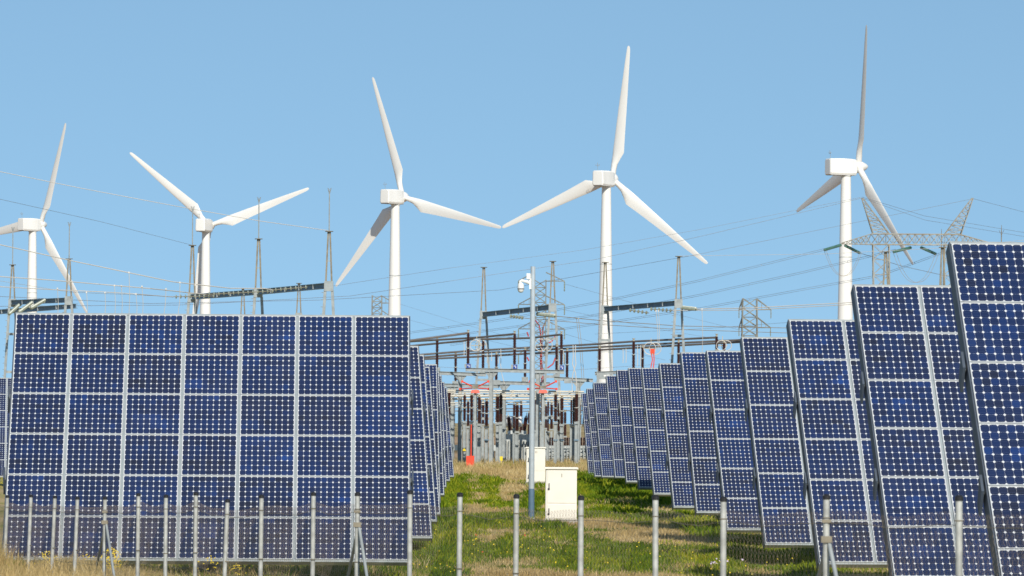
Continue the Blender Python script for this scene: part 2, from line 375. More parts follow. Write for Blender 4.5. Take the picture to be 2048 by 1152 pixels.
def tracker(D, px, py, corner, yaw, label, group, full=(), tilt=TILT, roll=0.0):
    """corner: -1 top-left, +1 top-right corner of the array seen at (px, py)"""
    yaw=R(yaw); Rm=Matrix.Rotation(yaw,3,'Z')@Matrix.Rotation(tilt,3,'X')@Matrix.Rotation(R(roll),3,'Z')
    off=Rm@Vector((corner*HW,HH,0))
    tip=P(px,py,D+off.y); c=tip-off
    gz=float(ground_z(c.x,c.y))
    root=thing('solar_tracker',label,'solar tracker',(c.x,c.y,gz),yaw,group)
    Rx=Matrix.Rotation(tilt,3,'X')@Matrix.Rotation(R(roll),3,'Z'); zc=c.z-gz
    eul=Rx.to_euler()
    def put(name, me, u, v, wv=0.0, parent=root):
        p=Rx@Vector((u,v,wv)); return obj(name,me,parent,(p.x,p.y,p.z+zc),eul)
    for r in range(NR):
        for q in range(NC):
            u=(q-(NC-1)/2)*PU; v=HH-(r+.5)*PV
            mo=put('solar_module',module_me,u,v)
            k=int(rng.integers(0,len(cell_sets)))
            if (r,q) in full:
                for (cx,cy),t in zip(CENT,tone_sets[k]): obj('cell',single[int(round(float(t)*7))],mo,(cx,cy,CELLZ))
            else:
                g=obj('cell_grid',cell_sets[k],mo,(0,0,CELLZ)); g['kind']='stuff'
    for q in range(1,NC): put('rail',rail_me,(q-NC/2)*PU,0)
    for s in (-1,1): put('side_channel',side_me,s*(HW-.010),0)
    put('edge_channel',edge_me,0,HH+.02); put('edge_channel',edge_me,0,-HH-.02)
    for v in (HH-2*PV,HH-4*PV):
        put('back_beam',beam_me,0,v)
        for s in (-1,1): put('gusset',gus_me,s*(HW+.045),v+.05)
    put('spine',spine_me,0,0)
    p=Rx@Vector((0,0,-.5))
    mb=MB(); mb.lathe([(.26,0),(.26,zc+p.z-.35),(.20,zc+p.z-.3),(.20,zc+p.z)],16); obj('mast',mb.mesh('mast',M['galv'],smooth=True),root,(p.x,p.y,0))
    mb=MB(); mb.box((0,0,0),(.5,.42,.42)); obj('slew_drive',mb.mesh('slew_drive',M['steel_blue']),root,(p.x,p.y,zc+p.z),eul)
    mb=MB(); mb.lathe([(.75,-.4),(.75,.10),(.72,.12)],20); obj('footing',mb.mesh('footing',M['conc']),root,(p.x,p.y,0))
    return root
tracker(109,30,628,-1,2.0,'large solar tracker facing the camera squarely at left front behind the wire fence','solar trackers',full=[(0,0),(0,1),(0,2),(0,3)])
RIGHT=[(72.2,1898,487),(91.8,1706,572),(110.5,1576,641),(130,1482,676),(150.6,1412,703),(167.8,1361,706),(187,1318,728),(213,1283,737),
       (224,1256,737),(240,1233,741),(264,1212,752),(285,1186,766),(307,1173,778),(329,1163,787)]
yaws=[7.6,7.6,7.6,7.2,7.8,6.6,7,7,6.6,6.4,6.6,7.5,7.4,7]
for i,(D,px,py) in enumerate(RIGHT):
    lab=('nearest solar tracker, cut off by the right picture edge' if i==0 else 'farthest solar tracker of the right-hand row, next to the substation' if i==len(RIGHT)-1
         else ORD[i]+' solar tracker from the front in the right-hand row')
    tracker(D,px,py,-1,yaws[i],lab,'solar trackers',full=[(0,0),(1,0),(2,0),(3,0)] if i<3 else ())
LEFT=[(139.5,838,694,7.5),(161,848.6,711.5,8),(182,860,735,7.5),(194,874.6,730,3.5),(218,878.5,745,5),(241,883.4,752,5),(272,889,765,6),(301,894,776,8)]
for i,(D,px,py,yw) in enumerate(LEFT):
    lab=('first solar tracker peeking out behind the large left front tracker' if i==0 else 'farthest solar tracker of the left-hand row, mostly hidden' if i==len(LEFT)-1
         else ORD[i]+' solar tracker in the left-hand row behind the large front one')
    tracker(D,px,py,1,yw,lab,'solar trackers')
tracker(270,60,757,1,5,'small distant solar tracker at the left picture edge','solar trackers')

# ------------------------------------------------------------------ wind turbines
RB=23.5; HUBOFF=2.16
def blade_mesh():
    st=[(.55,1.0,1.0,0,0),(1.7,1.0,1.0,0,0),(2.7,1.2,.92,.06,.3),(3.8,1.75,.66,.30,.8),(4.9,2.35,.46,.58,1),(5.4,2.30,.42,.56,1),(7,2.12,.38,.50,1),(9,1.95,.32,.43,1),(12,1.70,.25,.34,1),
        (15,1.42,.19,.26,1),(18,1.13,.14,.18,1),(20.5,.90,.10,.12,1),(22.4,.70,.07,.08,1),(23.1,.58,.05,.05,1),(23.4,.38,.03,.02,1),(23.5,.12,.01,0,1)]
    n=14; mb=MB(); vs=[]; fs=[]
    for k,(r,c,t,off,aw) in enumerate(st):
        tw=R(-9*max(0,1-(r-3)/18))*min(1,aw)
        for j in range(n):
            a=2*math.pi*j/n; x=off+c/2*math.cos(a); y=t/2*math.sin(a)*(1-.75*aw*max(0,math.cos(a)))
            y+= -.10*aw*(r/RB)**2
            vs.append((x*math.cos(tw)-y*math.sin(tw), x*math.sin(tw)+y*math.cos(tw), r))
    for k in range(len(st)-1):
        for j in range(n):
            a=k*n+j; b2=k*n+(j+1)%n; fs.append((a,b2,b2+n,a+n))
    fs.append(tuple(range(n-1,-1,-1))); fs.append(tuple((len(st)-1)*n+j for j in range(n)))
    mb.add(vs,fs); return mb.mesh('blade',M['white'],smooth=True)
def nacelle_mesh():
    # rounded box, narrower towards the top and the rotor end; x across, y towards the rotor, z up from the tower top
    sec=[(-3.40,.90,.16,2.50),(-3.28,1.08,.05,2.66),(-1.0,1.15,.0,2.72),(.6,1.12,.0,2.68),(1.45,.98,.10,2.56),(1.62,.86,.24,2.40)]
    mb=MB(); vs=[]; fs=[]; n=8
    for y,wd,z0,z1 in sec:
        c=.22
        vs+=[(-wd+.16,y,z0),(wd-.16,y,z0),(wd,y,z0+.30),(wd*.94,y,z1-c),(wd*.94-c,y,z1),(-wd*.94+c,y,z1),(-wd*.94,y,z1-c),(-wd,y,z0+.30)]
    for k in range(len(sec)-1):
        for j in range(n):
            a=k*n+j; b2=k*n+(j+1)%n; fs.append((b2,a,a+n,b2+n))
    fs.append(tuple(range(n))); fs.append(tuple((len(sec)-1)*n+j for j in range(n-1,-1,-1)))
    mb.add(vs,fs); return mb.mesh('nacelle',M['white'])
bl_me=blade_mesh(); na_me=nacelle_mesh()
def turbine(hx, hy, D, psi, theta, label):
    hub=P(hx,hy,D); ps=R(psi)
    ax=Vector((math.sin(ps),math.cos(ps),0)); tp=hub-ax*HUBOFF
    root=thing('wind_turbine',label,'wind turbine',(tp.x,tp.y,-.2),-ps,'wind turbines')
    zh=hub.z+.2; zt=zh-1.45
    mb=MB(); mb.lathe([(1.62,0)]+[(1.62+(.80-1.62)*k/10,zt*k/10) for k in range(1,10)]+[(.80,zt-.12),(.92,zt-.12),(.92,zt+.05)],32)
    tw=obj('tower',mb.mesh('tower',M['white'],smooth=True),root)
    mb=MB(); mb.box((0,-1.60,1.35),(.85,.10,2.1)); obj('tower_door',mb.mesh('tower_door',M['galv']),tw)
    for k in (.36,.70):
        mb=MB(); rr=1.62+(.80-1.62)*k; mb.lathe([(rr+.012,-.05),(rr+.012,.05)],32); obj('section_seam',mb.mesh('section_seam',M['galv']),tw,(0,0,zt*k))
    na=obj('nacelle',na_me,root,(0,0,zt+.02))
    for k in range(4):
        mb=MB(); mb.box((0,0,0),(.30,.05,.16)); obj('vent',mb.mesh('vent',M['dark']),na,(-.62+.41*k,-3.37,.27))
    mb=MB(); mb.box((0,0,0),(1.9,4.6,.05)); obj('panel_seam',mb.mesh('panel_seam',M['galv']),na,(0,-.9,.0))
    mb=MB(); mb.tube([(0,0,0),(0,0,1.35)],.035,5); mb.tube([(-.32,0,.85),(.32,0,.85)],.03,5); mb.tube([(-.32,0,.85),(-.32,0,1.15)],.035,5); mb.tube([(.32,0,.85),(.32,0,1.1)],.05,5)
    obj('weather_mast',mb.mesh('weather_mast',M['galv']),na,(-.35,-2.6,2.68),(R(10),0,0))
    mb=MB(); prof=[(.55,-.55),(.88,-.5),(.98,-.1),(.98,.45),(.86,.75),(.60,1.25),(.42,1.55),(.22,1.78),(.05,1.88)]
    vs=[]; mb.lathe(prof,20); hb=obj('hub',mb.mesh('hub',M['white'],smooth=True),root,(0,HUBOFF,zh),(R(-86),0,0))
    for k in range(3):
        obj('blade',bl_me,root,(0,HUBOFF+.12,zh),(Matrix.Rotation(R(4),3,'X')@Matrix.Rotation(R(theta+120*k),3,'Y')).to_euler())
    return root
turbine(80.5,449.5,1070,43.5,24,'white wind turbine cut off by the left picture edge')
turbine(419.5,451,1045,18,-49,'white wind turbine with two blades raised in a wide V, second from left')
turbine(804.7,394,938,36,-15,'white wind turbine in the middle of the five, above the left front tracker')
turbine(1224.1,358,874,28,9.5,'white wind turbine right of centre whose tower stands behind the substation')
turbine(1715.5,334,814,66,14,'white wind turbine seen nearly edge-on beside the lattice portal pylon')

# ------------------------------------------------------------------ cabinets and camera pole
def cabinet(x0, x1, y0, yb, D, marks, label):
    p0=P(x0,y0,D); p1=P(x1,yb,D); wd=p1.x-p0.x; gz=float(ground_z((p0.x+p1.x)/2,D)); h=p0.z-gz; cx=(p0.x+p1.x)/2; dp=.62
    root=thing('electric_cabinet',label,'cabinet',(cx,D,gz),0,'cream electric cabinets')
    def part(name, boxes, m, par=root, bev=False):
        mb=MB()
        for c,d in boxes: mb.box((cx+c[0],D+c[1],gz+c[2]),d)
        return mb.part(name,m,par)
    part('body',[((0,dp/2,h/2-.02),(wd-.05,dp,h-.04))],M['cabinet'])
    part('lid',[((0,dp/2-.01,h-.012),(wd+.05,dp+.10,.05)),((0,dp/2-.01,h+.022),(wd+.01,dp+.06,.02))],M['cabinet'])
    part('plinth',[((0,dp/2,.06),(wd+.02,dp+.06,.20))],M['conc'])
    split=h*.36
    for z0,z1 in ((split+.03,h-.09),(.20,split-.03)):
        d=part('door',[((.02,-.010,(z0+z1)/2),(wd-.16,.022,z1-z0))],M['cabinet'])
        part('handle',[((-wd/2+.15,-.035,z0+(z1-z0)*.52),(.032,.035,.20)),((-wd/2+.14,-.040,z0+(z1-z0)*.52-.10),(.065,.04,.05))],M['black'],d)
        if z0>split:
            for k in range(marks): part('numeral',[((.02+(k-(marks-1)/2)*.075,-.0235,z1-.17),(.022,.006,.13))],M['rust'],d)
    part('side_seam',[((-wd/2+.045,-.004,h/2),(.012,.006,h-.1))],M['galv'])
cabinet(1090,1154.5,936,1048,177,1,'cream electric cabinet marked with one stroke, standing on the grass in front')
cabinet(1052,1091,895,967,288,2,'cream electric cabinet marked with two strokes, behind the camera pole')

def camera_pole():
    D=185; b=P(1062.5,1040,D); t=P(1066,533,D); gz=float(ground_z(b.x,D)); x=b.x
    s=D/FPX
    root=thing('surveillance_pole','tall galvanised pole with a white dome camera beside the cabinets','camera pole',(x,D,gz))
    H=t.z-gz
    mb=MB(); mb.lathe([(.105,1.05),(.10,3.5),(.095,H-.9),(.088,H)],24,base=(x,D,gz)); mb.part('shaft',M['galv_bright'],root,True)
    mb=MB(); mb.lathe([(.112,-.1),(.112,1.12)],24,base=(x,D,gz)); mb.part('lower_shaft',M['blue_grey'],root,True)  # bottom stretch of the pole, blue-grey and slightly wider than above
    mb=MB(); mb.lathe([(.16,0),(.16,.05)],16,base=(x,D,gz)); mb.part('base_flange',M['galv'],root)
    def w(px,py): return P(px,py,D)
    # bracket arm with back plate
    mb=MB(); a=w(1060.5,562); mb.box((a.x,D-.11,(w(0,550).z+w(0,571).z)/2),(.075,.06,w(0,550).z-w(0,571).z))
    q=[w(1059,566),w(1052,563.5),w(1043,561),w(1040.6,562.5),w(1040.6,567)]
    mb.tube([(p.x,D-.13,p.z) for p in q],[.075,.06,.05,.05,.055],8); mb.part('bracket_arm',M['white_small'],root,True)
    c=w(1041.6,576)
    mb=MB(); mb.lathe([(.05,.19),(.075,.165),(.11,.14),(.122,.06),(.122,-.02)][::-1],20,base=(c.x,D-.13,c.z)); hs=mb.part('camera_housing',M['white_small'],root,True)
    mb=MB(); mb.lathe([(.124,-.05),(.124,-.02)],20,base=(c.x,D-.13,c.z)); mb.part('trim_ring',M['dark'],hs)
    mb=MB(); mb.lathe([(.03,-.175),(.07,-.16),(.10,-.12),(.117,-.05)],20,base=(c.x,D-.13,c.z)); mb.part('camera_dome',M['white_small'],hs,True)
    j=w(1057,553); mb=MB(); mb.box((j.x,D-.1,j.z),(.15,.12,.22)); mb.box((j.x,D-.165,j.z),(.13,.012,.20)); mb.part('junction_box',M['white_small'],root)
    k=w(1069,540); mb=MB(); mb.box((k.x,D-.02,k.z),(.045,.05,.22)); mb.bar((k.x,D-.02,k.z),(x,D,k.z),.03); mb.part('antenna',M['white_small'],root)
camera_pole()

# ------------------------------------------------------------------ fence in front
POSTS=[(-37,992),(15,990),(62,989),(110,991),(155,993),(210,993),(277,986),(332,989),(392,984),(455,998),(523,989),(627,984),(715,984),(820,980),(920,985),(1033,988),(1162,991),(1311,990),(1447,993),(1653,988),(1918,990),(2260,990)]
def fence():
    pts=[]
    for px,py in POSTS:
        r=P(px,py,1.0)-Vector((0,0,CAMZ)); rx=r.x/r.y
        # intersect sight line with the fence line in plan
        t=(FEN_A[0]-rx*FEN_A[1])/(rx*FD[1]-FD[0]); q=FEN_A+FD*t; top=P(px,py,q[1]); pts.append((q[0],q[1],top.z,float(ground_z(q[0],q[1])),t))
    a=pts[0]
    root=thing('wire_fence','chain-link fence on galvanised round posts running across the foreground','fence',(a[0],a[1],a[3]))
    post_r=.0305
    for i,(x,y,zt,zg,t) in enumerate(pts):
        lean=random.uniform(-.035,.035); lx=FD[0]*lean; ly=FD[1]*lean
        if i in (1,2,3,4,9): lx-=.05
        mb=MB(); mb.tube([(x+lx,y+ly,zg-.1),(x,y,zt-.03)],post_r,12); po=mb.part('post',M['fence'],root,True)
        mb=MB(); mb.lathe([(post_r+.006,0),(post_r+.006,.035),(post_r-.01,.05)],12,base=(x,y,zt-.05)); mb.part('cap',M['black'],po)
        for f in (.22,.9,1.5):
            mb=MB(); mb.tube([(x+.036*math.cos(k*.8),y+.036*math.sin(k*.8),zt-f) for k in range(9)],.006,4); mb.part('tie_wire',M['rust'],po)
        if i in (5,12,19):
            for s in (-1,1):
                mb=MB(); mb.tube([(x-FN[0]*.02,y-FN[1]*.02,zt-.42),(x+FD[0]*1.15*s,y+FD[1]*1.15*s,zg-.05)],.021,10); mb.part('brace',M['galv'],root,True)
            mb=MB(); mb.box((x,y,zt-.42),(.10,.10,.06)); mb.box((x,y,zt-.25),(.085,.085,.03)); mb.part('clamp',M['rust'],root)
    # mesh hangs on the far side of the posts
    ts=np.array([p[4] for p in pts]); zts=np.array([p[2] for p in pts])-.15; zgs=np.array([p[3] for p in pts])
    pm=.058; t0,t1=ts[0],ts[-1]; nw=int(abs(t1-t0)/pm)
    order=np.argsort(ts)
    def top_at(t):
        b=np.interp(t,ts[order],zts[order]); k=np.interp(t,ts[order],np.arange(len(ts)))
        return b-.035*np.sin(np.pi*(k%1.0))**2+.012*np.sin(t*3.1)
    V=[];Fc=[]; r=.0021; nseg=29
    cols=np.arange(nw)
    base=np.array([(math.cos(2*math.pi*j/3),math.sin(2*math.pi*j/3)) for j in range(3)])*r
    ks=np.arange(nseg+1)
    for c in cols:
        tc=t0+c*pm
        tt=tc+np.where(ks%2==0,0,pm*1.06)
        z=top_at(tc)-ks*pm*.98
        off=-.040+.004*np.where((ks+c)%2==0,1,-1)
        X=FEN_A[0]+FD[0]*tt+FN[0]*off; Y=FEN_A[1]+FD[1]*tt+FN[1]*off
        ring=np.stack([X[:,None]+FD[0]*base[None,:,0]+FN[0]*base[None,:,1]*1.0, Y[:,None]+FD[1]*base[None,:,0]+FN[1]*base[None,:,1], np.repeat(z[:,None],3,1)],-1)
        V.append(ring.reshape(-1,3))
    V=np.concatenate(V); per=(nseg+1)*3
    loc=[]
    for k in range(nseg):
        for j in range(3): loc.append((k*3+j,k*3+(j+1)%3,k*3+3+(j+1)%3,k*3+3+j))
    loc=np.array(loc); Fc=(loc[None]+ (np.arange(nw)*per)[:,None,None]).reshape(-1,4)
    V=V-np.array(root.location)[None]
    me=bpy.data.meshes.new('chain_link'); me.vertices.add(len(V)); me.vertices.foreach_set('co',V.astype(np.float32).ravel())
    me.loops.add(Fc.size); me.loops.foreach_set('vertex_index',Fc.ravel().astype(np.int32)); me.polygons.add(len(Fc))
    me.polygons.foreach_set('loop_start',np.arange(0,Fc.size,4,dtype=np.int32)); me.update(calc_edges=True); me.materials.append(M['meshwire'])
    o=obj('chain_link',me,root); o['kind']='stuff'
    for dz in (.11,.95,1.62):
        mb=MB(); tt=np.linspace(t0,t1,90); mb.tube([(FEN_A[0]+FD[0]*t-FN[0]*.036,FEN_A[1]+FD[1]*t-FN[1]*.036,float(top_at(t))-dz) for t in tt],.0032,4); mb.part('tension_wire',M['rust'],root)
fence()

# ------------------------------------------------------------------ substation
def lathe_ins(n=16, seg=2):
    """unit-height ribbed porcelain post"""
    prof=[(.55,0),(.55,.02)]
    for k in range(n):
        z=.02+.96*k/n; d=.96/n
        if seg==2 and abs(k-n/2)<.6: prof+=[(.62,z),(.62,z+d)]; continue
        prof+=[(.62,z+.05*d),(1.0,z+.35*d),(1.0,z+.5*d),(.62,z+.95*d)]
    prof+=[(.55,.985),(.55,1.0)]
    return prof
def ins_mesh(name, n, seg):
    mb=MB(); mb.lathe(lathe_ins(n,seg),10); return mb.mesh(name,M['brown'])
INS=ins_mesh('insulator',18,2)
mb=MB(); mb.lathe([(.75,-.03),(1.15,-.025),(1.15,.025),(.75,.03)],10); FLG=mb.mesh('flange',M['flange'])
mb=MB(); mb.lathe([(1.0,0),(1.0,.25),(.6,.3),(.6,.7),(1.2,.75),(1.2,1.0)],10); CAPM=mb.mesh('cap',M['brass'])
GZ0=0.0
def on_ground(px,D,py=930):
    p=P(px,py,D); return p.x
def insulator(root, px, y0, y1, D, r=.115):
    """ribbed insulator between picture heights y0 (top) and y1; child of root (unrotated)"""
    a=P(px,y1,D); b=P(px,y0,D); h=b.z-a.z; o=Vector(root.location)
    io=obj('insulator',INS,root,a-o); io.scale=(r*1.22,r*1.22,h)
    f=obj('flange',FLG,io,(0,0,.5)); f.scale=(1,1,.9/ max(h,.1)*1.2)
    c=obj('cap',CAPM,root,(a.x-o.x,D-o.y,b.z-o.z)); c.scale=(r*.9,r*.9,.22)
    return a,b
# tall grey portal supports with boxes and insulators
def support(posts, beam, D, insl, label, boxes=True, signs=()):
    """posts: picture x of columns; beam ((x0,y0),(x1,y1)) top steel; insl: (x,ytop,ybottom)"""
    (x0,y0),(x1,y1)=beam; a=P(x0,y0,D); b=P(x1,y1,D)
    root=thing('busbar_support',label,'busbar support',((a.x+b.x)/2,D,0),0,'busbar supports')
    mb=MB(); mb.bar(a,b,.16,.30); mb.bar(a+Vector((0,-.10,.13)),b+Vector((0,-.10,.13)),.14,.03); mb.bar(a+Vector((0,-.10,-.13)),b+Vector((0,-.10,-.13)),.14,.03); mb.part('beam',M['galv'],root)
    for px in posts:
        t=(px-x0)/(x1-x0); q=a.lerp(b,t)
        mb=MB(); mb.box((q.x,D,(q.z-.15)/2),(.30,.06,q.z-.15)); 
        for s in (-1,1): mb.box((q.x+s*.15,D,(q.z-.15)/2),(.04,.28,q.z-.152))
        mb.part('column',M['galv'],root)
        mb=MB(); mb.add([(q.x-.55,D-.04,q.z-.16),(q.x+.55,D-.04,q.z-.16),(q.x+.16,D-.04,q.z-.62),(q.x-.16,D-.04,q.z-.62),(q.x-.55,D+.04,q.z-.16),(q.x+.55,D+.04,q.z-.16),(q.x+.16,D+.04,q.z-.62),(q.x-.16,D+.04,q.z-.62)],
            [(3,2,1,0),(4,5,6,7),(0,1,5,4),(1,2,6,5),(2,3,7,6),(3,0,4,7)]); mb.part('bracket',M['galv'],root)
    for (px,yt,yb) in insl:
        lo,hi=insulator(root,px,yt,yb,D)
        mb=MB(); t=(px-x0)/(x1-x0); q=a.lerp(b,min(max(t,0),1)); zb=q.z+.15
        if lo.z-zb>.1: mb.box((lo.x+.03,D,(lo.z+zb)/2),(.46,.40,lo.z-zb-.006)); mb.box((lo.x-.24,D-.03,(lo.z+zb)/2),(.08,.46,lo.z-zb-.03)); 
        else: mb.box((lo.x+.05,D-.25,lo.z-.2),(.6,.3,.4))
        bx=mb.part('drive_box',M['galv'],root)
        if (px,yt,yb) in signs:
            mb=MB(); mb.box((lo.x+.05,D-.215,(lo.z+zb)/2),(.33,.02,.34)); sg=mb.part('plate',M['sign_blue'],bx)
            mb=MB(); mb.box((lo.x+.02,D-.228,(lo.z+zb)/2+.05),(.16,.01,.05)); mb.box((lo.x+.10,D-.2285,(lo.z+zb)/2-.05),(.05,.011,.13)); mb.part('plate_mark',M['white_small'],bx)
    return root
s1=[(936,665,728),(1029,667,729),(1122.5,668,730)]
support([983,1076],((931,739),(1128,744)),405,s1,'wide grey busbar support carrying three brown insulators with blue plates',signs=s1)
support([920.5],((876,746),(972,749.5)),418,[(874,677,735),(966,681,737)],'grey single-column busbar support left, carrying two tall brown insulators')
support([1008],((985,765),(1100,768)),424,[(992.5,709,760),(1050,700,754)],'grey busbar support with two dark insulators behind the wide one')
support([1157],((1108,757),(1186,761)),416,[(1113,693,748),(1134,702,757)],'grey busbar support right of the camera pole with two dark insulators')
support([905],((884,770),(998,773)),438,[(911,707,762)],'low grey busbar support at far left with one dark insulator')
support([1268,1300],((1190,747),(1300,742)),412,[(1199,697,745),(1267,682,737),(1285,695,739)],'grey busbar support behind the right trackers with three insulators')
support([1362,1430],((1345,735),(1455,731)),408,[(1357,685,730),(1433,673,727),(1448,686,728)],'grey busbar support behind the right trackers near the white A-frame')

def wire(name, pts, r, m, label, cat='wire', group=None, sag=0.0, n=8, drops=(), dr=.02):
    """wire through picture points (x,y,D); drops: (x0,y0,x1,y1) hanging leads"""
    w=[P(*p) for p in pts]; out=[]
    for i in range(len(w)-1):
        for k in range(n):
            t=k/n; q=w[i].lerp(w[i+1],t); q.z-=sag*4*t*(1-t); out.append(q)
    out.append(w[-1])
    if not drops:
        mb=MB(); mb.tube(out,r,4); o=solo(name,mb,m,label,cat,group,org=tuple(w[0])); return o
    root=thing(name,label,cat,w[0],0,group)
    mb=MB(); mb.tube(out,r,4); mb.part('conductor',m,root)
    for d in drops:
        D=min(out,key=lambda q:abs(q.x/q.y-(d[0]-1024)/FPX)).y
        a=P(d[0],d[1],D); b=P(d[2],d[3],D); md=a.lerp(b,.5)+Vector((.06,0,0))
        mb=MB(); mb.tube([a,md,b],dr,4); mb.box(a,(.10,.10,.12)); mb.part('dropper',m,root)
    return root
# rigid tube busbars
BUS=[((820,681,402),(935,666,405),'upper tube busbar ending at the leftmost blue-plated insulator'),
 ((820,683,420),(955,675,412),(1028,668,405),'upper tube busbar ending at the middle blue-plated insulator'),
 ((820,692,424),(925,682,418),(948,678,416),'tube busbar joining the left wire ring'),
 ((962,678.5,414),(1060,676,410),(1122,669,405),'upper tube busbar passing behind the pole to the right blue-plated insulator'),
 ((820,711,430),(930,702.5,428),(1060,695,424),(1180,689,420),(1265,683,416),(1432,675,408),'long tube busbar reaching the insulator near the white A-frame'),
 ((820,716.5,432),(960,706,428),(1095,699,424),(1200,694,418),(1355,686,412),(1500,679,408),'middle long tube busbar running behind the right trackers'),
 ((820,719.5,434),(960,713,430),(1060,707,426),(1180,701,422),(1290,694.5,416),(1500,683,408),'lowest long tube busbar running behind the right trackers')]
for b_ in BUS:
    w_=[P(*p) for p in b_[:-1]]; mb=MB(); mb.tube(w_,.085,8); solo('tube_busbar',mb,M['tube'],'grey '+b_[-1],'busbar','tube busbars',True,org=tuple(w_[0]))
# pale lower busbars
for k,(ya,yb,D,r) in enumerate(((781,783.5,408,.07),(784.5,787,409,.045),(788,790.5,414,.05),(792,793.5,416,.08),(798,799,420,.075),(806,803,432,.05),(810,808,436,.045))):
    w_=[P(893,ya,D),P(1030,(ya+yb)/2-.2,D),P(1168,yb,D)]; mb=MB(); mb.tube(w_,r,8)
    for j in range(7):
        q=w_[0].lerp(w_[2],.06+.14*j+.02*math.sin(k*3+j)); mb.box((q.x,q.y,q.z),(.16,2.4*r,2.6*r))
    solo('pale_busbar',mb,M['cream_tube'],ORD[k]+' from the top of the pale horizontal busbars between the tracker rows','busbar','pale busbars',org=tuple(w_[0]))
# lower row: brown insulators on steel columns
ROW=[(898,784,846,410,.13),(929,790,842,416,.12),(936,803,852,430,.11),(943,790,842,412,.13),(951,788,842,409,.15),(958,794,847,414,.13),(960.5,800,850,428,.10),
 (973,802,852,420,.15),(995,793,845,414,.17),(1001.5,790,844,410,.14),(1028,809,857,430,.10),(1034,810,862,426,.16),(1071,800,860,428,.13),(1084,788,843,408,.15),
 (1096,803,862,432,.08),(1111,789,843,410,.14),(1117.5,806,862,430,.15),(1123.5,796,848,414,.14),(1142.5,797,848,428,.08),(1148,797,848,418,.14),(1153,788,843,408,.15)]
REAR=[(907,806,850,452,.13),(922,818,860,462,.11),(966,804,848,455,.12),(984,822,868,450,.14),(1010,806,856,455,.10),
 (1042,806,866,462,.13),(1058,826,870,455,.12),(1092,812,856,462,.10),(1103,806,858,452,.13),(1130,824,872,458,.12),(1160,806,850,452,.13)]
for k,(px,yt,yb,D,r) in enumerate(REAR):
    a=P(px,yb,D); root=thing('rear_insulator',ORD[k]+' from left of the thinner brown insulators in the rear substation row','insulator',(a.x,D,0),0,'rear brown insulators')
    insulator(root,px,yt,yb,D,r)
    mb=MB(); mb.box((a.x,D,a.z/2-.1),(.2,.2,a.z-.2)); mb.box((a.x,D,a.z-.06),(.36,.36,.12)); mb.part('column',M['galv'],root)
    if k%3==0: mb=MB(); mb.box((a.x+.22,D-.2,1.3),(.34,.24,.5)); mb.part('control_box',M['tank'],root)
for k,(xa,xb,y,D) in enumerate(((900,1000,814,456),(985,1100,817,462),(1095,1170,813,456),(905,1165,822,470))):
    w_=[P(xa,y,D),P((xa+xb)/2,y+.5,D),P(xb,y-1,D)]; mb=MB(); mb.tube(w_,.05,6); solo('rear_busbar',mb,M['tube' if k%2 else 'cream_tube'],['rear busbar at the left behind the brown insulators','rear busbar in the middle behind the brown insulators','rear busbar at the right behind the brown insulators','lowest long rear busbar behind the brown insulators'][k],'busbar','rear busbars',org=tuple(w_[0]))
for k,(px,yt,yb,D,r) in enumerate(ROW):
    a=P(px,yb,D)
    root=thing('post_insulator',ORD[k]+' from left of the brown insulators on grey columns under the pale busbars','insulator',(a.x,D,0),0,'brown insulators on grey columns')
    insulator(root,px,yt,yb,D,r)
    wd=.26 if r>.11 else .2
    mb=MB(); mb.box((a.x,D,a.z/2-.1),(wd,.05,a.z-.2)); 
    for s in (-1,1): mb.box((a.x+s*wd/2,D,a.z/2-.1),(.035,.22,a.z-.203))
    co=mb.part('column',M['galv'],root)
    mb=MB(); mb.box((a.x,D,a.z-.1),(wd+.14,.34,.16)); mb.part('head_plate',M['galv'],root)
    mb=MB(); mb.box((a.x,D,.12),(.6,.6,.35)); mb.part('footing',M['conc'],root)
    if k in (1,12):
        mb=MB(); z=P(px,902,D).z
        if k==1: mb.add([(a.x-.16,D-.13,z),(a.x+.16,D-.13,z),(a.x,D-.13,z+.3),(a.x-.16,D-.12,z),(a.x+.16,D-.12,z),(a.x,D-.12,z+.3)],[(0,1,2),(5,4,3),(0,3,4,1),(1,4,5,2),(2,5,3,0)]); mb.part('warning_sign',M['sign_yellow'],co)
    if k in (3,7,15,17,20):
        mb=MB(); z=P(px,880,D).z; mb.box((a.x,D-.13,z),(.40,.05,.12)); mb.part('clamp_band',M['steel_blue'],co)
# fence sign on the yellow-plated column
q=P(1008.5,930,426); mb=MB(); z=P(0,910,400).z; mb.box((P(1009,0,400).x,400,z),(.22,.02,.34)); mb.bar((P(1009,0,400).x,400.02,0),(P(1009,0,400).x,400.02,z),.05)
solo('warning_sign',mb,M['sign_yellow'],'small yellow warning sign among the substation columns','sign')
# red-painted earthing switches
def red_switch(px, D, label):
    c=P(px,777,D); root=thing('red_switch',label,'switch',(c.x,D,0),0,'red switches')
    for (dx,dy) in ((-26,-14),(26,-14),(-30,1),(27,1)):
        e=P(px+dx,777+dy,D+ (1.2 if dy>0 else -.6)); mb=MB(); mb.tube([c+Vector((0,-.1,.05)),e],.055,6); mb.box(e,(.18,.18,.18)); mb.part('contact_arm',M['red'],root)
    b0=P(px,783,D); mb=MB(); mb.box((b0.x,D-.2,b0.z),(.72,.5,.26),taper=.8); mb.part('drive_housing',M['red'],root)
    mb=MB(); mb.box((b0.x,D-.2,b0.z+.34),(.5,.4,.24)); mb.part('bearing',M['rust'],root)
    mb=MB(); mb.box((b0.x,D-.1,(b0.z-.13)/2),(.2,.2,b0.z-.13)); mb.part('column',M['galv'],root)
red_switch(950.5,404,'bright red switch with spread arms over the pale busbars, left of the pole')
red_switch(1086,404,'bright red switch with spread arms over the pale busbars, right of the pole')
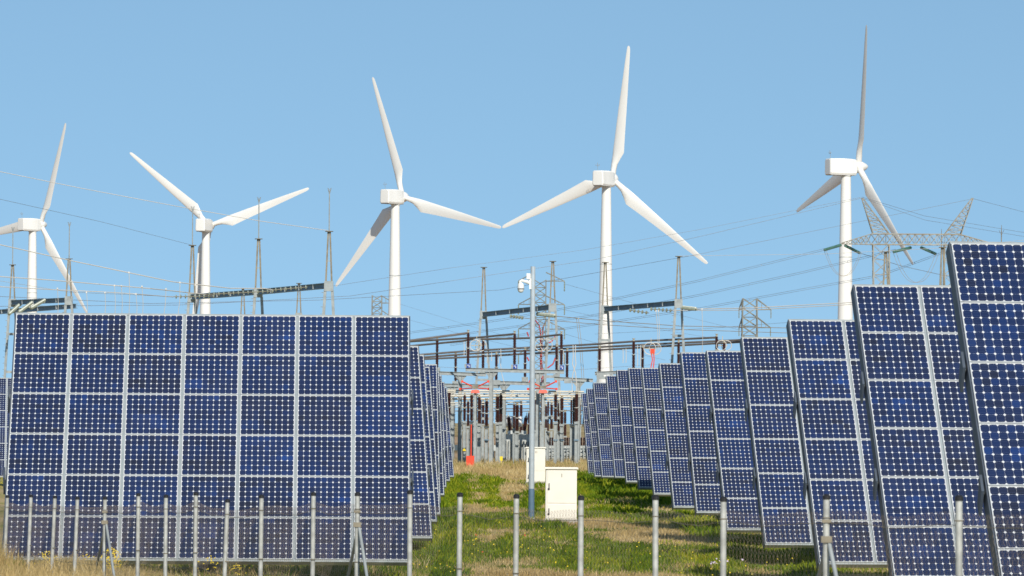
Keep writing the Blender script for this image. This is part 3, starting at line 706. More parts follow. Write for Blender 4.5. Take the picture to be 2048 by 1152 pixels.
D=376; a=P(940.5,925,D); mb=MB()
root=thing('fire_cabinet','red box with a red pipe rising from it at the foot of the substation','red cabinet',(a.x,D,0))
zb=P(940,913,D).z; mb.box((a.x,D,zb/2+.05),(.60,.45,zb)); mb.part('box',M['red'],root)
mb=MB(); p2=P(942.5,849,D); mb.tube([(p2.x,D,zb),(p2.x,D,p2.z)],.05,8); mb.part('pipe',M['red'],root)
mb=MB(); mb.box((a.x,D,.0),(.75,.6,.2)); mb.part('base',M['conc'],root)
# instrument transformers with sloping bushings and white conservator
D=432; c=P(1036,920,D)
root=thing('power_transformer','pale transformer with sloping brown bushings and white oil drum in the substation','transformer',(c.x,D,0))
def wp(px,py,d=0): return P(px,py,D+d)
mb=MB(); a=wp(1010,868); b=wp(1062,868); mb.box(((a.x+b.x)/2,D,a.z/2),(b.x-a.x,2.4,a.z)); mb.part('tank',M['tank'],root)
for k in range(9):
    q=wp(1012+6*k,880); mb=MB(); mb.box((q.x,D-1.36,.2+1.0),(.10,.30,1.7)); mb.part('cooling_fin',M['galv'],root)
for (x0,y0,x1,y1) in ((1021,868,1016.5,830),(1047,868,1053,831)):
    p=wp(x0,y0); q=wp(x1,y1); mb=MB(); m1=p.lerp(q,.18); m2=p.lerp(q,.88)
    N=22; mb.tube([m1.lerp(m2,k/N) for k in range(N+1)],[.20 if k%2 else .15 for k in range(N+1)],10,mi=0); bu=mb.part('bushing',M['brown'],root)
    mb=MB(); mb.tube([p,m1],.26,10); mb.part('turret',M['tank'],root); mb=MB(); mb.tube([m2,q],[.14,.07],8); mb.tube([q,q+(q-m2).normalized()*.25],.03,5); mb.part('terminal',M['flange'],bu)
for (xa,xb,y0) in ((990,1004,843),(1012,1044,843)):
    p=wp(xa,y0,2); q=wp(xb,y0,2); mb=MB(); L=(q-p); mb.tube([p,p+L*.04,p+L*.96,q],[.36,.48,.48,.36],16); dr=mb.part('oil_drum',M['white_small'],root,True)
    mb=MB(); mb.box((p.x+L.x*.5,D+2,p.z*.5-.2),(.2,.2,p.z-.4)); mb.part('drum_leg',M['galv'],dr)
# grey breaker frames on the right
def frame(px0,px1,D,label):
    a=P(px0,892,D); b=P(px1,892,D); root=thing('breaker_frame',label,'switchgear',((a.x+b.x)/2,D,0),0,'breaker frames')
    mb=MB()
    for x in np.linspace(a.x,b.x,4): mb.bar((x,D,0),(x,D,a.z),.09); mb.bar((x,D+1,0),(x,D+1,a.z),.09)
    for z in (.55*a.z,.78*a.z,a.z): mb.bar((a.x,D,z),(b.x,D,z),.07); mb.bar((a.x,D+1,z),(b.x,D+1,z),.07)
    mb.part('frame',M['galv'],root)
    for k in range(4):
        x=a.x+(b.x-a.x)*(.12+.25*k); mb=MB(); mb.lathe([(.10,0),(.19,.1),(.19,.7),(.12,.78),(.12,1.2)],10,base=(x,D+.5,a.z*.25)); mb.part('mechanism_drum',M['tank'],root)
        mb=MB(); mb.box((x+.3,D+.3,a.z*.66),(.3,.2,.35)); mb.part('control_box',M['tank'],root)
        io=obj('insulator',INS,root,(x-root.location.x,.5,a.z)); io.scale=(.1,.1,.75)
frame(1098,1116,440,'grey breaker frame with drums beside the second cabinet')
frame(1128,1146,442,'grey breaker frame with drums right of the second cabinet')
frame(1160,1182,440,'grey breaker frame at the foot of the farthest right tracker')
# far substation perimeter posts
for k,px in enumerate((937,970,1027,1111)):
    a=P(px,938,390); t=P(px,(918,905,885,870)[k],390); mb=MB(); mb.tube([(a.x,390,0),(t.x,390,t.z)],.03,6)
    solo('marker_post',mb,M['galv'],ORD[k]+' thin grey post from left in the grass before the substation','post','thin posts before the substation')

# A-frame gantry columns
def aframe(px, y_apex, y_plate, D, label, rod=0, m_low='galv', half0=.25, halfg=1.0, steps=True):
    top=P(px,y_apex,D); pl=P(px,y_plate,D); zt,zp=top.z,pl.z; x=pl.x
    root=thing('gantry_mast',label,'gantry mast',(x,D,0),0,'A-frame gantry columns')
    for s in (-1,1):
        mb=MB(); mb.bar((x+s*halfg,D,-.2),(x+s*half0,D,zp-.3),.20,.20,up=(0,1,0)); lg=mb.part('lower_leg',M[m_low],root)
        mb=MB(); mb.bar((x+s*(half0-.04),D,zp+.25),(x+s*.06,D,zt),.12,.12,up=(0,1,0)); ug=mb.part('upper_leg',M['rust' if m_low=='galv' else m_low],root)
        if s<0 and steps:
            mb=MB(); N=26
            for k in range(N):
                t=k/N; xx=x-halfg+(halfg-half0)*t-.16; mb.box((xx,D,zp*t),(.16,.03,.03))
            mb.part('climbing_step',M['rust'],root)
    mb=MB(); mb.box((x,D,zp-.05),(half0*2+.16,.30,.72)); mb.part('joint_plate',M['galv'],root)
    for t,pn in ((.30,'cross_bar'),(.56,'cross_bar'),(.80,'cross_bar')):
        xx=halfg+(half0-halfg)*t; mb=MB(); mb.bar((x-xx,D,zp*t),(x+xx,D,zp*t),.12,.22); mb.part(pn,M['galv'],root)
    z=zp+(zt-zp)*.45; mb=MB(); mb.bar((x-.2,D,z),(x+.2,D,z),.06); mb.part('cross_bar',M['galv'],root)
    mb=MB(); mb.lathe([(.28,0),(.30,.03),(.28,.06)],10,base=(x,D,zt-.06)); mb.part('top_ring',M['rust'],root)
    if rod:
        r=P(px,rod,D); mb=MB(); mb.tube([(x,D,zt),(x,D,zt+(r.z-zt)*.85),(x,D,r.z)],[.05,.045,.02],6)
        for a_ in range(4):
            dx,dy=math.cos(a_*1.57+.6)*.16,math.sin(a_*1.57+.6)*.16; zz=zt+(r.z-zt)*.86; mb.tube([(x,D,zz),(x+dx,D+dy,zz+.5)],.015,4)
        mb.part('lightning_rod',M['galv'],root)
    return Vector((x,D,zp))
A={}
A[967]=aframe(967,534,629,439,'A-frame gantry column left of the camera pole')
A[1105]=aframe(1105,522,614,422,'A-frame gantry column right of the camera pole')
A[1210]=aframe(1210,524,618,425,'A-frame gantry column in front of the turbine tower')
A[1357]=aframe(1357,512,606,410,'pale A-frame gantry column at the right end of the blue beam',m_low='galv')
A[658]=aframe(657.5,462,571,358,'A-frame gantry column with lightning rod at the right end of the left beam',rod=378)
A[517]=aframe(516.5,477,584,373,'A-frame gantry column with lightning rod in the middle of the left beam',rod=396)
A[384]=aframe(384,490,594,386,'A-frame gantry column with lightning rod beside the second turbine tower',rod=415)
A[138]=aframe(137.5,517,600,418,'A-frame gantry column with lightning rod near the left corner of the front tracker',rod=446)
A[25]=aframe(24.5,529,605,435,'A-frame gantry column with lightning rod at the left picture edge',rod=455)
A[485]=aframe(485.5,576,640,500,'small distant A-frame left of the middle gantry column',steps=False)
A[598]=aframe(597.5,566,632,490,'small distant A-frame between the left gantry columns',steps=False)
A[1771]=aframe(1771,503,600,400,'slender white A-frame under the lattice portal pylon',m_low='galv')
A[1885]=aframe(1884.5,494,600,389,'slender white A-frame beside the nearest right tracker',m_low='galv')
def beam(a, b, label, y0=None):
    mb=MB(); L=(b-a); mb.bar(a,b,.5,.07); 
    root=thing('gantry_girder',label,'gantry girder',tuple(a),0,'gantry beams')
    mb=MB(); mb.bar(a+Vector((0,0,.18)),b+Vector((0,0,.18)),.30,.05); mb.bar(a-Vector((0,0,.18)),b-Vector((0,0,.18)),.30,.05); mb.bar(a,b,.05,.34); mb.part('girder',M['steel_blue'],root)
    for t in (.2,.4,.6,.8):
        q=a.lerp(b,t); mb=MB(); mb.box(q+Vector((0,-.06,0)),(.22,.22,.40)); mb.part('stiffener',M['galv'],root)
beam(A[967],A[1105],'blue-grey steel beam crossing behind the camera pole')
beam(A[1210],A[1357],'blue-grey steel beam right of the turbine tower')
beam(A[658],A[517],'right half of the long steel beam above the front tracker')
beam(A[517],A[384],'left half of the long steel beam above the front tracker')
beam(A[138],A[25],'steel beam above the top left corner of the front tracker')
beam(P(152,612,440),P(-30,626,462),'second steel beam behind the one at the left picture edge')
def string(p, q, label, m='disc_ins', r=.16, nd=None, group='disc insulator strings'):
    p=P(*p); q=P(*q); L=(q-p).length; nd=nd or max(5,int(L/.34))
    mb=MB(); mb.tube([p,q],.035,6,mi=0)
    for k in range(nd):
        a=p.lerp(q,(k+.35)/nd); d=(q-p).normalized()*.05; mb.tube([a-d*1.6,a-d*.4,a+d*.4,a+d],[.05,r,r,.05],10,mi=1)
    return solo('disc_insulator',mb,[M['rust'],M[m]],label,'insulator',group,org=tuple(p))
string((615,574,359.5),(545,580,359.5),'disc insulator string at the right part of the left beam')
string((548,582,368),(412,589,368),'disc insulator string in front of the middle of the left beam')
string((430,592,379),(346,593.5,379),'disc insulator string at the left end of the left beam')
string((1020,632,424),(1048,636,423),'disc insulator string hanging under the beam behind the pole')
string((1075,628,426),(1110,632,418),'disc insulator string right of the pole under the beam')
string((1258,620,415),(1298,626,414),'disc insulator string under the left part of the right beam')
string((1300,618,410),(1346,621,409),'disc insulator string under the right part of the right beam')
string((1366,615,410),(1392,618,404),'disc insulator string right of the pale A-frame')
for k,(x0,y0,x1,y1) in enumerate(((18,628,45,604),(38,624,68,602),(62,616,90,600))): string((x0,y0,428-4*k),(x1,y1,434-5*k),ORD[k]+' from left of the slanting disc strings by the left edge beam')

# wires on the left
wire('overhead_conductor',[(545,580,359.5),(530,577,359),(460,576.5,358),(345,563.5,355),(150,523,354),(-60,476,353)],.034,M['wire_white'],'upper white conductor with hanging leads above the front tracker','conductor',drops=[(360,565,355,640),(258,545,257.5,640),(391,570,389,640)])
wire('overhead_conductor',[(412,589,368),(300,577,362),(230,571,361),(100,560,360),(-60,549,359)],.034,M['wire_white'],'middle white conductor with hanging leads above the front tracker','conductor',drops=[(332,578,326,640),(284,573,285,640),(243,572,243,640),(229,571,229.5,640)])
wire('overhead_conductor',[(346,594,379),(272,588,371),(210,584,371),(100,579,370),(-60,570,369)],.03,M['wire_white'],'lowest white conductor with hanging leads above the front tracker','conductor',drops=[(272,588,273,640),(210,585,209,640),(173,585,174,640),(115,577,115,640)])
wire('shield_wire',[(656,461,358),(520,442,358),(345,411,357),(160,376,356),(-60,331,355)],.022,M['wire_white'],'white shield wire rising to the upper left from the gantry column')
wire('shield_wire',[(383,490,386),(200,443,350),(-60,385,300)],.012,M['wire'],'faint shield wire above the first turbine tower')
wire('shield_wire',[(-60,552,420),(137,584,418),(345,593,395)],.013,M['wire_tan'],'thin tan wire crossing the first turbine tower')
wire('overhead_conductor',[(-60,590,470),(300,607,500),(640,600,540),(1000,580,640),(1400,508,600),(1944,398,590)],.022,M['wire'],'dark wire from the right tip of the portal pylon far to the left','conductor')
wire('overhead_conductor',[(-60,613,480),(360,610,520),(700,592,560),(900,562,600),(1190,519,596),(1400,473,592),(1724,396,589)],.022,M['wire'],'lower dark wire from the left tip of the portal pylon','conductor')
wire('overhead_conductor',[(640,576,560),(900,536,600),(1166,500,596),(1400,459,592),(1724,394,590)],.018,M['wire'],'upper dark wire from the left tip of the portal pylon','conductor')
for k,(pl,lab) in enumerate((([(1648,499,590),(1400,561,600),(1200,604,620),(1000,640,650),(800,668,690)],'top bundled conductor running left from the portal pylon'),
   ([(1792,500,590),(1600,546,598),(1400,590,610),(1180,632,640),(900,672,690),(800,684,700)],'middle bundled conductor running left from the portal pylon'),
   ([(1900,500,590),(1760,551,598),(1600,580,604),(1400,617,620),(1180,650,650),(900,690,700)],'lowest bundled conductor running left from the portal pylon'))):
    w1=[P(*p) for p in pl]; mb=MB()
    root=thing('bundled_conductor',lab,'conductor',tuple(w1[0]),0,'bundled conductors')
    for s in (-1,1):
        mb=MB(); mb.tube([q+Vector((0,0,.2*s*.5)) for q in w1],.02,4); mb.part('conductor',M['wire'],root)
    for t in range(1,len(w1)): mb=MB(); mb.box(w1[t-1].lerp(w1[t],.5),(.05,.05,.25)); mb.part('spacer',M['wire'],root)
wire('overhead_conductor',[(1720,506,590),(1800,531,600),(1950,565,620),(2120,590,650)],.03,M['wire'],'dark conductor running right and down from the left pylon insulators','conductor')
wire('shield_wire',[(1724,394,590),(1850,432,610),(2060,467,650)],.02,M['wire'],'upper shield wire running right from the left tip of the portal pylon')
wire('shield_wire',[(1724,396,590),(1850,440,600),(2060,475,640)],.02,M['wire'],'lower shield wire running right from the left tip of the portal pylon')
wire('shield_wire',[(1945,397,590),(2070,430,640)],.02,M['wire'],'shield wire running right from the right tip of the portal pylon')
wire('overhead_conductor',[(1392,618,404),(1500,616,402),(1720,604,400)],.034,M['wire_white'],'white conductor running right from the pale A-frame','conductor',drops=[(1404,618,1404,720)])
wire('overhead_conductor',[(1346,621,407),(1500,620,405),(1720,608,402)],.028,M['wire_white'],'second white conductor just below the first beside the pale A-frame','conductor',drops=[(1312,622,1316,700),(1317,622,1318,700)])
wire('shield_wire',[(1358,512,410),(1650,508,408),(1900,495,406),(2070,478,404)],.014,M['wire_white'],'thin white wire from the pale A-frame tip to the right')
wire('overhead_conductor',[(1110,632,418),(1200,641,430),(1360,652,450),(1640,657,480)],.03,M['wire_tan'],'tan conductor sagging right from the gantry beside the pole','conductor',drops=[(1153,637,1164,758),(1157,637,1168,758)])
wire('overhead_conductor',[(1048,636,420),(1200,649,430),(1360,659,450),(1640,668,480)],.026,M['wire_tan'],'lower tan conductor sagging right from the gantry beside the pole','conductor')
for k,(a_,b_,lab) in enumerate((((820,640,900),(1060,700,760),'descending'),((1130,568,700),(1480,660,860),'descending right of the tall lattice mast'),((1130,620,700),(1480,686,860),'lower descending'),((1130,668,700),(1330,720,860),'lowest descending'),((790,605,990),(1080,690,860),'far-left descending'),((1190,668,700),(1640,640,640),'gently rising right'),((820,730,640),(1100,742,650),'nearly level'),((1120,742,600),(1640,700,640),'rising behind the trackers'))):
    wire('distribution_wire',[(a_[0],a_[1],a_[2]),((a_[0]+b_[0])/2,(a_[1]+b_[1])/2+3,(a_[2]+b_[2])/2),(b_[0],b_[1],b_[2])],.018,M['wire'],'thin dark '+lab+' wire behind the substation','wire','thin wires behind the substation')
# loops of white cable
def ring(px,py,D,rp,label):
    c=P(px,py,D); s=D/FPX; root=thing('corona_ring',label,'ring',(c.x,D,c.z),0,'white rings on the busbars')
    for dx in (-.1,.35):
        mb=MB(); mb.tube([(c.x+dx+math.cos(t*2*math.pi/24)*rp*s,D+dx,c.z+math.sin(t*2*math.pi/24)*rp*s) for t in range(25)],.035,6); mb.part('hoop',M['wire_white'],root)
    mb=MB(); mb.bar((c.x-rp*s,D,c.z),(c.x+rp*s,D+.3,c.z),.06); mb.part('strut',M['brass'],root)
    mb=MB(); mb.bar((c.x,D,c.z+rp*s),(c.x,D,c.z+rp*s+.35),.05); mb.part('hanger',M['brass'],root)
ring(953.5,691,411,11,'white hoop hanging from the busbars left of the pole')
ring(1084,690,408,12,'white hoop hanging from the busbars right of the pole')
ring(1302,697,412,12,'white hoop above the right trackers with a red hook below')
ring(1445,691,408,10,'white hoop at the right end of the busbars')
q=P(1305,705,410); mb=MB(); mb.tube([q+Vector((-.1,0,0)),q+Vector((.0,0,-.6)),q+Vector((-.12,0,-1.2)),q+Vector((.05,0,-1.7))],.045,6); mb.tube([q+Vector((.1,0,0)),q+Vector((.14,0,-.6)),q+Vector((.05,0,-1.7))],.045,6); mb.box(q+Vector((0,0,.1)),(.36,.2,.4))
solo('red_hook',mb,M['red'],'small red hook hanging from the white hoop above the right trackers','hook')
def lead(pts,D,label,r=.04,m='wire_white'):
    mb=MB(); mb.tube([P(x,y,D) for x,y in pts],r,6); solo('jumper_cable',mb,M[m],label,'cable','white jumper cables')
lead([(1146,690),(1146.5,713),(1145,728),(1151,746),(1153,765),(1152.5,783)],407,'left strand of the crossed white cables right of the pole')
lead([(1151,690),(1150.5,713),(1152,728),(1146,746),(1144,765),(1144.5,783)],408,'right strand of the crossed white cables right of the pole')
for k,(x,y0,y1) in enumerate(((928,683,711),(933,683,711),(996.5,699,727),(1001.5,698,727),(974,706,726),(983,705,722),(1127,700,727),(1246,698,726),(1252,697,726),(1275,690,733),(1281,690,733))): lead([(x,y0),(x+.4,(y0+y1)/2),(x,y1)],409,ORD[k]+' from left of the short white leads hanging from the busbars',.03)
lead([(1001,727),(1004,750),(1009,768)],411,'slanting white cable left of the pole',.03)
# red cables on the tall lattice mast
for k,pts in enumerate(([(1070,640),(1078,650),(1081,665),(1081,690),(1081,730),(1084,765)],[(1093,640),(1086,655),(1084,680),(1083,720),(1087,765)],[(1110,673),(1104,682),(1098,686)],[(1111,715),(1106,728),(1095,736)],[(1054,664),(1057,673)],[(1054,714),(1058,722)])):
    mb=MB(); mb.tube([P(x,y,690) for x,y in pts],.10,5); solo('red_cable',mb,M['red_cable'],['long red cable on the left of the lattice mast','long red cable on the right of the lattice mast','short upper red cable curving right of the mast','short lower red cable curving right of the mast','short upper red cable left of the pole','short lower red cable left of the pole'][k],'cable','red cables')

# ------------------------------------------------------------------ lattice pylons
def lattice(mb, p, q, n, r=.055, br=.032):
    """p, q: four corner points each at the two ends"""
    p=[Vector(a) for a in p]; q=[Vector(a) for a in q]
    for a,b in zip(p,q): mb.bar(a,b,r*2)
    for k in range(n):
        lo=[a.lerp(b,k/n) for a,b in zip(p,q)]; hi=[a.lerp(b,(k+1)/n) for a,b in zip(p,q)]
        for j in range(4):
            m2=(j+1)%4; mb.bar(lo[j],hi[m2],br*1.6); 
            mb.bar(lo[m2],hi[j],br*1.6)
            if k: mb.bar(lo[j],lo[m2],br*1.4)
def sq(c,hx,hy): return [(c[0]-hx,c[1]-hy,c[2]),(c[0]+hx,c[1]-hy,c[2]),(c[0]+hx,c[1]+hy,c[2]),(c[0]-hx,c[1]+hy,c[2])]
def portal():
    D=590
    def w(px,py,d=0): return P(px,py,D+d)
    root=thing('portal_pylon','wide lattice portal pylon with two slanting peaks behind the right trackers','pylon',(w(1830,0).x,D,0))
    zb0,zb1=w(1760,489).z,w(1760,468).z
    for s,(lx,tx) in enumerate(((1762,1724.5),(1905,1945))):
        cx=w(lx,480).x; bx=cx+(.35 if s==0 else -.35)
        mb=MB(); lattice(mb,sq((bx,D,0),.9,.9),sq((cx,D,zb0),.95,.8),14); mb.part('leg',M['lattice'],root)
        tp=w(tx,396); mb=MB(); lattice(mb,sq((cx,D,zb1),.95,.7),sq((tp.x,D,tp.z),.08,.08),8,.045,.028); mb.part('peak',M['lattice'],root)
    x0,x1=w(1745,0).x,w(1922,0).x; mb=MB()
    lattice(mb,[(x0,D-.7,zb0),(x0,D+.7,zb0),(x0,D+.7,zb1),(x0,D-.7,zb1)],[(x1,D-.7,zb0),(x1,D+.7,zb0),(x1,D+.7,zb1),(x1,D-.7,zb1)],12,.055,.032); mb.part('crossbeam',M['lattice'],root)
    for xa,xe,ye in ((x0,w(1683,0).x,487),(x1,w(1982,0).x,487)):
        e=P(1683 if xe<x0 else 1982,ye,D); mb=MB(); lattice(mb,[(xa,D-.7,zb0),(xa,D+.7,zb0),(xa,D+.7,zb1),(xa,D-.7,zb1)],[(e.x,D-.06,e.z-.05),(e.x,D+.06,e.z-.05),(e.x,D+.06,e.z+.05),(e.x,D-.06,e.z+.05)],6,.045,.028); mb.part('arm_tip',M['lattice'],root)
portal()
for k,(a_,b_,lab) in enumerate((((1682,490),(1648,500),'green glass insulator string left of the fifth turbine tower'),((1690,491),(1720,506),'green glass insulator string right of the fifth turbine tower'),
      ((1822,495),(1786,504),'green glass insulator string under the middle of the portal beam'),((1842,495),(1872,508),'green glass insulator string near the nearest tracker edge'))):
    string((a_[0],a_[1],590),(b_[0],b_[1],588 if k%2==0 else 593),lab,'glass_ins',.18,16,'green glass insulator strings')
for k,(x0,y0,x1,y1,yb) in enumerate(((1648,500,1719,506,549),(1786,504,1871,508,563))):
    for s in (0,1):
        pts=[]
        for t in np.linspace(0,1,15): pts.append(P(x0+(x1-x0)*t+(6*s if k else 4*s)*(1-2*abs(t-.5)*0),y0+(y1-y0)*t+(yb-y0)*(1-abs(2*t-1)**2.2),589+s))
        mb=MB(); mb.tube(pts,.02,4); solo('jumper_loop',mb,M['wire_tan'],('front ' if s==0 else 'rear ')+('drooping jumper wire at the fifth turbine tower' if k==0 else 'drooping jumper wire under the middle of the portal beam'),'wire','jumper loops')
def pylon(px, ytop, hw, D, arms, label, name='lattice_pylon', r=.06, m='lattice', taper=1.6, top_in=1.0):
    """arms: (y, left px, right px)"""
    t=P(px,ytop,D); s=D/FPX; h=hw*s
    root=thing(name,label,'pylon',(t.x,D,0),0,'lattice pylons')
    mb=MB(); lattice(mb,sq((t.x,D,-.5),h*taper,h*taper),sq((t.x,D,t.z),h*top_in,h*top_in),int(t.z/(2*h*.62)),r,r*.75); mb.part('body',M[m],root)
    for (y,xl,xr) in arms:
        z=P(px,y,D).z
        for xe in (xl,xr):
            if xe is None: continue
            e=P(xe,y,D); sd=-1 if xe<px else 1; mb=MB()
            mb.bar((t.x+sd*h,D-h,z),(e.x,D,z),r*1.6); mb.bar((t.x+sd*h,D+h,z),(e.x,D,z),r*1.6); mb.bar((t.x+sd*h,D-h,z+1.5*h),(e.x,D,z),r*1.5); mb.bar((t.x+sd*h,D+h,z+1.5*h),(e.x,D,z),r*1.5)
            for f in (.33,.66): q=Vector((t.x+sd*h,D-h,z)).lerp(Vector((e.x,D,z)),f); mb.bar(q,(q.x,q.y,z+1.5*h*(1-f)),r)
            ar=mb.part('crossarm',M[m],root)
            mb=MB(); L=.9+D/900*.6; mb.tube([(e.x,D,z-.05-L*k/12) for k in range(13)],[.13 if k%2 else .05 for k in range(13)],6); mb.part('insulator',M['disc_ins'],ar)
pylon(1080.5,560,11.5,690,[(562,1037,1129),(609,1037,1129),(658,1037,1129),(708,1037,1129)],'tall straight lattice mast directly behind the camera pole',taper=1.0,r=.07,m='pylon')
pylon(1499.5,597,14,880,[(619,1478,1542),(655,1478,1541)],'lattice pylon above the fourth right tracker',taper=1.3,r=.10,m='pylon')
pylon(754,591,9.5,1000,[(606,None,789),(635,None,785)],'small lattice pylon beside the middle turbine tower',taper=1.2,r=.10,m='pylon')
for k,(px,y0,y1) in enumerate(((2003,450,500),(1883,458,480))):
    a=P(px,y0,640); mb=MB(); mb.tube([(a.x,640,0),(a.x,640,a.z-1.2),(a.x,640,a.z)],[.09,.07,.03],6); mb.tube([(a.x-.3,640,a.z-.7),(a.x,640,a.z-1.3),(a.x+.3,640,a.z-.7)],.03,4)
    solo('lightning_mast',mb,M['rust'],['thin lightning mast above the nearest right tracker','thin lightning mast seen through the portal pylon beam'][k],'mast','lightning masts')

# ------------------------------------------------------------------ grass, weeds, flowers
M['weed']=attr_mat('green_weed_leaves',[(0,(.055,.115,.006)),(.35,(.14,.22,.008)),(.7,(.31,.34,.015)),(1,(.50,.44,.05))],.7,trans=.35)
M['straw']=attr_mat('dry_straw',[(0,(.30,.21,.08)),(.4,(.50,.37,.16)),(.75,(.64,.50,.25)),(1,(.72,.62,.38))],.8,trans=.3)
M['yellow_petal']=mat('yellow_petal',(.80,.58,.01),.6)
M['poppy_petal']=mat('poppy_petal',(.75,.06,.01),.6)
M['pale_petal']=mat('pale_petal',(.60,.50,.62),.6)
def blades(name, x, y, h, wd, lean, tone, m, label, seg=1, parent=None):
    """one mesh of upright tapering blades standing on the ground"""
    n_=len(x); z=ground_z(x,y)-.02; a=rng.uniform(0,2*np.pi,n_); ca,sa=np.cos(a),np.sin(a)
    lx=rng.normal(0,1,n_)*lean*h; ly=rng.normal(0,1,n_)*lean*h
    b0=np.stack([x-ca*wd/2,y-sa*wd/2,z],-1); b1=np.stack([x+ca*wd/2,y+sa*wd/2,z],-1)
    md0=np.stack([x-ca*wd*.38+lx*.35,y-sa*wd*.38+ly*.35,z+h*.55],-1); md1=np.stack([x+ca*wd*.38+lx*.35,y+sa*wd*.38+ly*.35,z+h*.55],-1)
    tp=np.stack([x+lx,y+ly,z+h],-1)
    V=np.stack([b0,b1,md1,md0,tp],1).reshape(-1,3); k=np.arange(n_)*5
    me=bpy.data.meshes.new(name); me.vertices.add(len(V)); me.vertices.foreach_set('co',V.astype(np.float32).ravel())
    li=np.stack([k,k+1,k+2,k+3,k+3,k+2,k+4],-1).ravel(); me.loops.add(len(li)); me.loops.foreach_set('vertex_index',li.astype(np.int32))
    ls=np.stack([np.arange(n_)*7,np.arange(n_)*7+4],-1).ravel(); me.polygons.add(2*n_); me.polygons.foreach_set('loop_start',ls.astype(np.int32))
    me.update(calc_edges=True)
    at=me.attributes.new('tone','FLOAT','FACE'); at.data.foreach_set('value',np.repeat(np.clip(tone,0,1),2).astype(np.float32))
    me.materials.append(m); o=obj(name,me); return tag(o,label,kind='stuff')
def sample(n_, px0, px1, d0, d1, pw=1.0):
    u=rng.random(n_); D=1/((1/d0)*(1-u)+(1/d1)*u) if pw==1 else d0*(d1/d0)**u
    px=rng.uniform(px0,px1,n_); return (px-1024)/FPX*D, D
# corridor and under the trackers
x,y=sample(330000,780,1850,104,440,2); g=green_at(x,y)
keep=rng.random(len(x))<np.clip((g-.24)*1.9,0,1); xg,yg=x[keep],y[keep]
cl=smoothnoise(xg*1.1,yg*.5,21); sc=(yg/150)**.6
h=(.06+.36*cl**1.6*np.clip(g[keep],0,1))*rng.uniform(.5,1.3,len(xg))*sc**.5; tone=.15+.55*smoothnoise(xg*.8,yg*.22,22)+rng.normal(0,.16,len(xg))
blades('green_weeds',xg,yg,h,.035*sc+h*.10,.45,tone,M['weed'],'low green weeds growing in patches between the tracker rows')
keep=rng.random(len(x))<np.clip((.75-g)*1.3,0,1)*.8; xd,yd=x[keep],y[keep]; sc=(yd/150)**.6
tall=np.clip((yd-335)/40,0,1)
h=(.06+.10*smoothnoise(xd*.7,yd*.3,23))*rng.uniform(.4,1.5,len(xd))*sc**.5*(1+2.2*tall); tone=.25+.5*smoothnoise(xd*.5,yd*.2,24)+rng.normal(0,.15,len(xd))
blades('dry_grass',xd,yd,h,.022*sc+.004,.5,tone,M['straw'],'short dry grass between the weed patches')
# tall mixed grass at the foot of the substation
x,y=sample(26000,830,1260,372,432,1); h=rng.uniform(.12,.5,len(x))*(.4+.8*smoothnoise(x*.5,y*.1,25)); 
blades('substation_grass',x,y,h,.05,.3,rng.uniform(0,1,len(x)),M['straw'],'tall straw-coloured grass in front of the substation columns')
x,y=sample(9000,830,1260,378,430,1); h=rng.uniform(.15,.55,len(x))*(.3+.9*smoothnoise(x*.6,y*.1,26))
blades('substation_weeds',x,y,h,.07,.35,rng.uniform(.2,1,len(x)),M['weed'],'green weeds mixed into the grass before the substation')
# rank growth round the foot of the left front tracker
x,y=sample(30000,-40,860,97,126,1); cl=smoothnoise(x*1.0,y*.4,41); h=(.05+.42*cl**1.4)*rng.uniform(.5,1.2,len(x))
half=rng.random(len(x))<.25+.6*smoothnoise(x*.5,y*.2,42)*np.clip((x*FPX/y+1024)/700,0.1,1)
blades('tracker_weeds',x[half],y[half],h[half],.035,.4,.1+.6*smoothnoise(x[half]*.7,y[half]*.3,43)+rng.normal(0,.15,half.sum()),M['weed'],'green weeds growing under the left front tracker')
blades('tracker_grass',x[~half],y[~half],h[~half]*1.15,.018,.4,.3+.5*smoothnoise(x[~half]*.7,y[~half]*.3,44)+rng.normal(0,.15,(~half).sum()),M['straw'],'dry grass growing under the left front tracker')
# tall dry grass on the fence line, left foreground
def fence_xy(n_, t0, t1, d0, d1):
    t=rng.uniform(t0,t1,n_); d=rng.uniform(d0,d1,n_); q=FEN_A[None]+FD[None]*(t*FL)[:,None]+FN[None]*d[:,None]; return q[:,0],q[:,1],t,d
x,y,t,d=fence_xy(90000,-.10,.62,-7,1.5); px=1024+x/y*FPX
hgt=np.clip(1.0-(px-120)/560,.30,1.05)
cl=smoothnoise(x*1.2,y*.35,27)
h=(.16+.55*hgt*cl)*rng.uniform(.5,1.2,len(x))
kp=rng.random(len(x))<.4+.6*cl; x,y,h,px=x[kp],y[kp],h[kp],px[kp]
blades('tall_dry_grass',x,y,h,.013,.34,.35+.4*smoothnoise(x*.9,y*.3,28)+rng.normal(0,.14,len(x)),M['straw'],'tall dry golden grass along the foot of the wire fence')
x,y,t,d=fence_xy(26000,-.10,.75,-9,0.5); cl=smoothnoise(x*.9,y*.3,29); h=(.06+.40*cl**1.5)*rng.uniform(.5,1.2,len(x)); kp=rng.random(len(x))<cl*1.2; x,y,h=x[kp],y[kp],h[kp]
blades('fence_weeds',x,y,h,.03,.4,.2+.6*smoothnoise(x*.7,y*.3,30)+rng.normal(0,.15,len(x)),M['weed'],'green weeds growing among the dry grass at the fence')
x,y,t,d=fence_xy(30000,.5,1.12,-22,-3); cl=smoothnoise(x*.9,y*.25,33); h=(.05+.45*cl**1.6)*rng.uniform(.5,1.2,len(x))
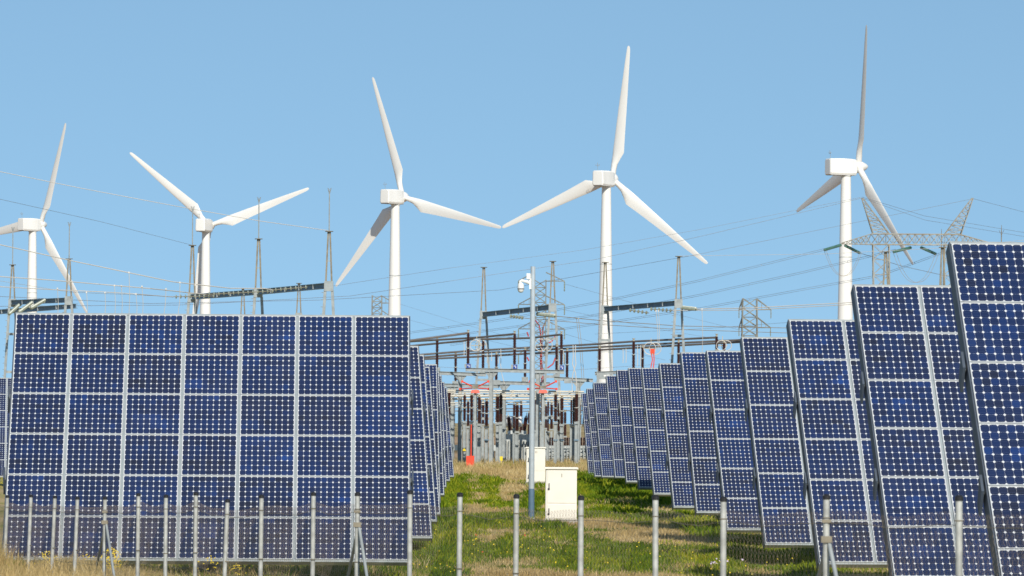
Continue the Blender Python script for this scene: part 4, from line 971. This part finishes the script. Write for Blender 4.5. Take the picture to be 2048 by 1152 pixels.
blades('right_fence_weeds',x,y,h,.035,.4,.1+.6*smoothnoise(x*.7,y*.3,34)+rng.normal(0,.15,len(x)),M['weed'],'green weeds under the nearest trackers behind the right fence')
def flowers(name, pts, r, m, label):
    V=[];F_=[]
    for (x,y,z) in pts:
        k=len(V); s=r*random.uniform(.6,1.3)
        for j in range(5):
            a=2*math.pi*j/5+random.random(); V.append((x+math.cos(a)*s,y+math.sin(a)*s*.6,z+math.sin(a)*s*.8))
        V.append((x,y-s*.3,z+s*.2)); F_+=[(k+j,k+(j+1)%5,k+5) for j in range(5)]
    me=bpy.data.meshes.new(name); me.from_pydata(V,[],F_); me.materials.append(m); tag(obj(name,me),label,kind='stuff')
def bush(px, py_base, D, wpx, hpx, n_):
    s=D/FPX; out=[]
    for _ in range(n_):
        a=random.gauss(0,.42)*wpx/2*1.3; hh=random.random()**.8*hpx*(1-min(1,abs(a)/wpx)*.5); q=P(px+a,py_base-hh,D+random.uniform(-.5,.5)); out.append((q.x,q.y,q.z))
    return out
flowers('yellow_flowers',bush(222,1140,88,36,46,210)+bush(95,1126,90,30,26,60)+bush(172,1122,90,30,14,14)+bush(60,1140,90,60,20,14)+bush(420,1140,88,40,30,22)+bush(470,1150,87,40,24,26)+bush(3,975,262,10,30,40),.0125,M['yellow_petal'],'yellow wildflowers among the grass at the fence')
x,y=sample(420,830,1640,104,210,1); kp=green_at(x,y)>.45; x,y=x[kp],y[kp]; z=ground_z(x,y)
flowers('small_yellow_flowers',[(a,b2,c+random.uniform(.12,.28)) for a,b2,c in zip(x,y,z)],.018,M['yellow_petal'],'tiny yellow flowers dotted over the weeds')
flowers('poppies',[tuple(P(a,b2,c)) for a,b2,c in ((952,1070,156),(1049,1071,158),(1170,1139,120),(898,1101,138),(965,1104,137),(964,1110,135),(1090,1062,165))],.034,M['poppy_petal'],'few red poppies in the grass between the tracker rows')
flowers('pale_thistles',[tuple(P(1440+random.gauss(0,14),1124+random.gauss(0,4),126)) for _ in range(14)]+[tuple(P(1485,1119,128))],.026,M['pale_petal'],'pale lilac thistle heads behind the right fence')
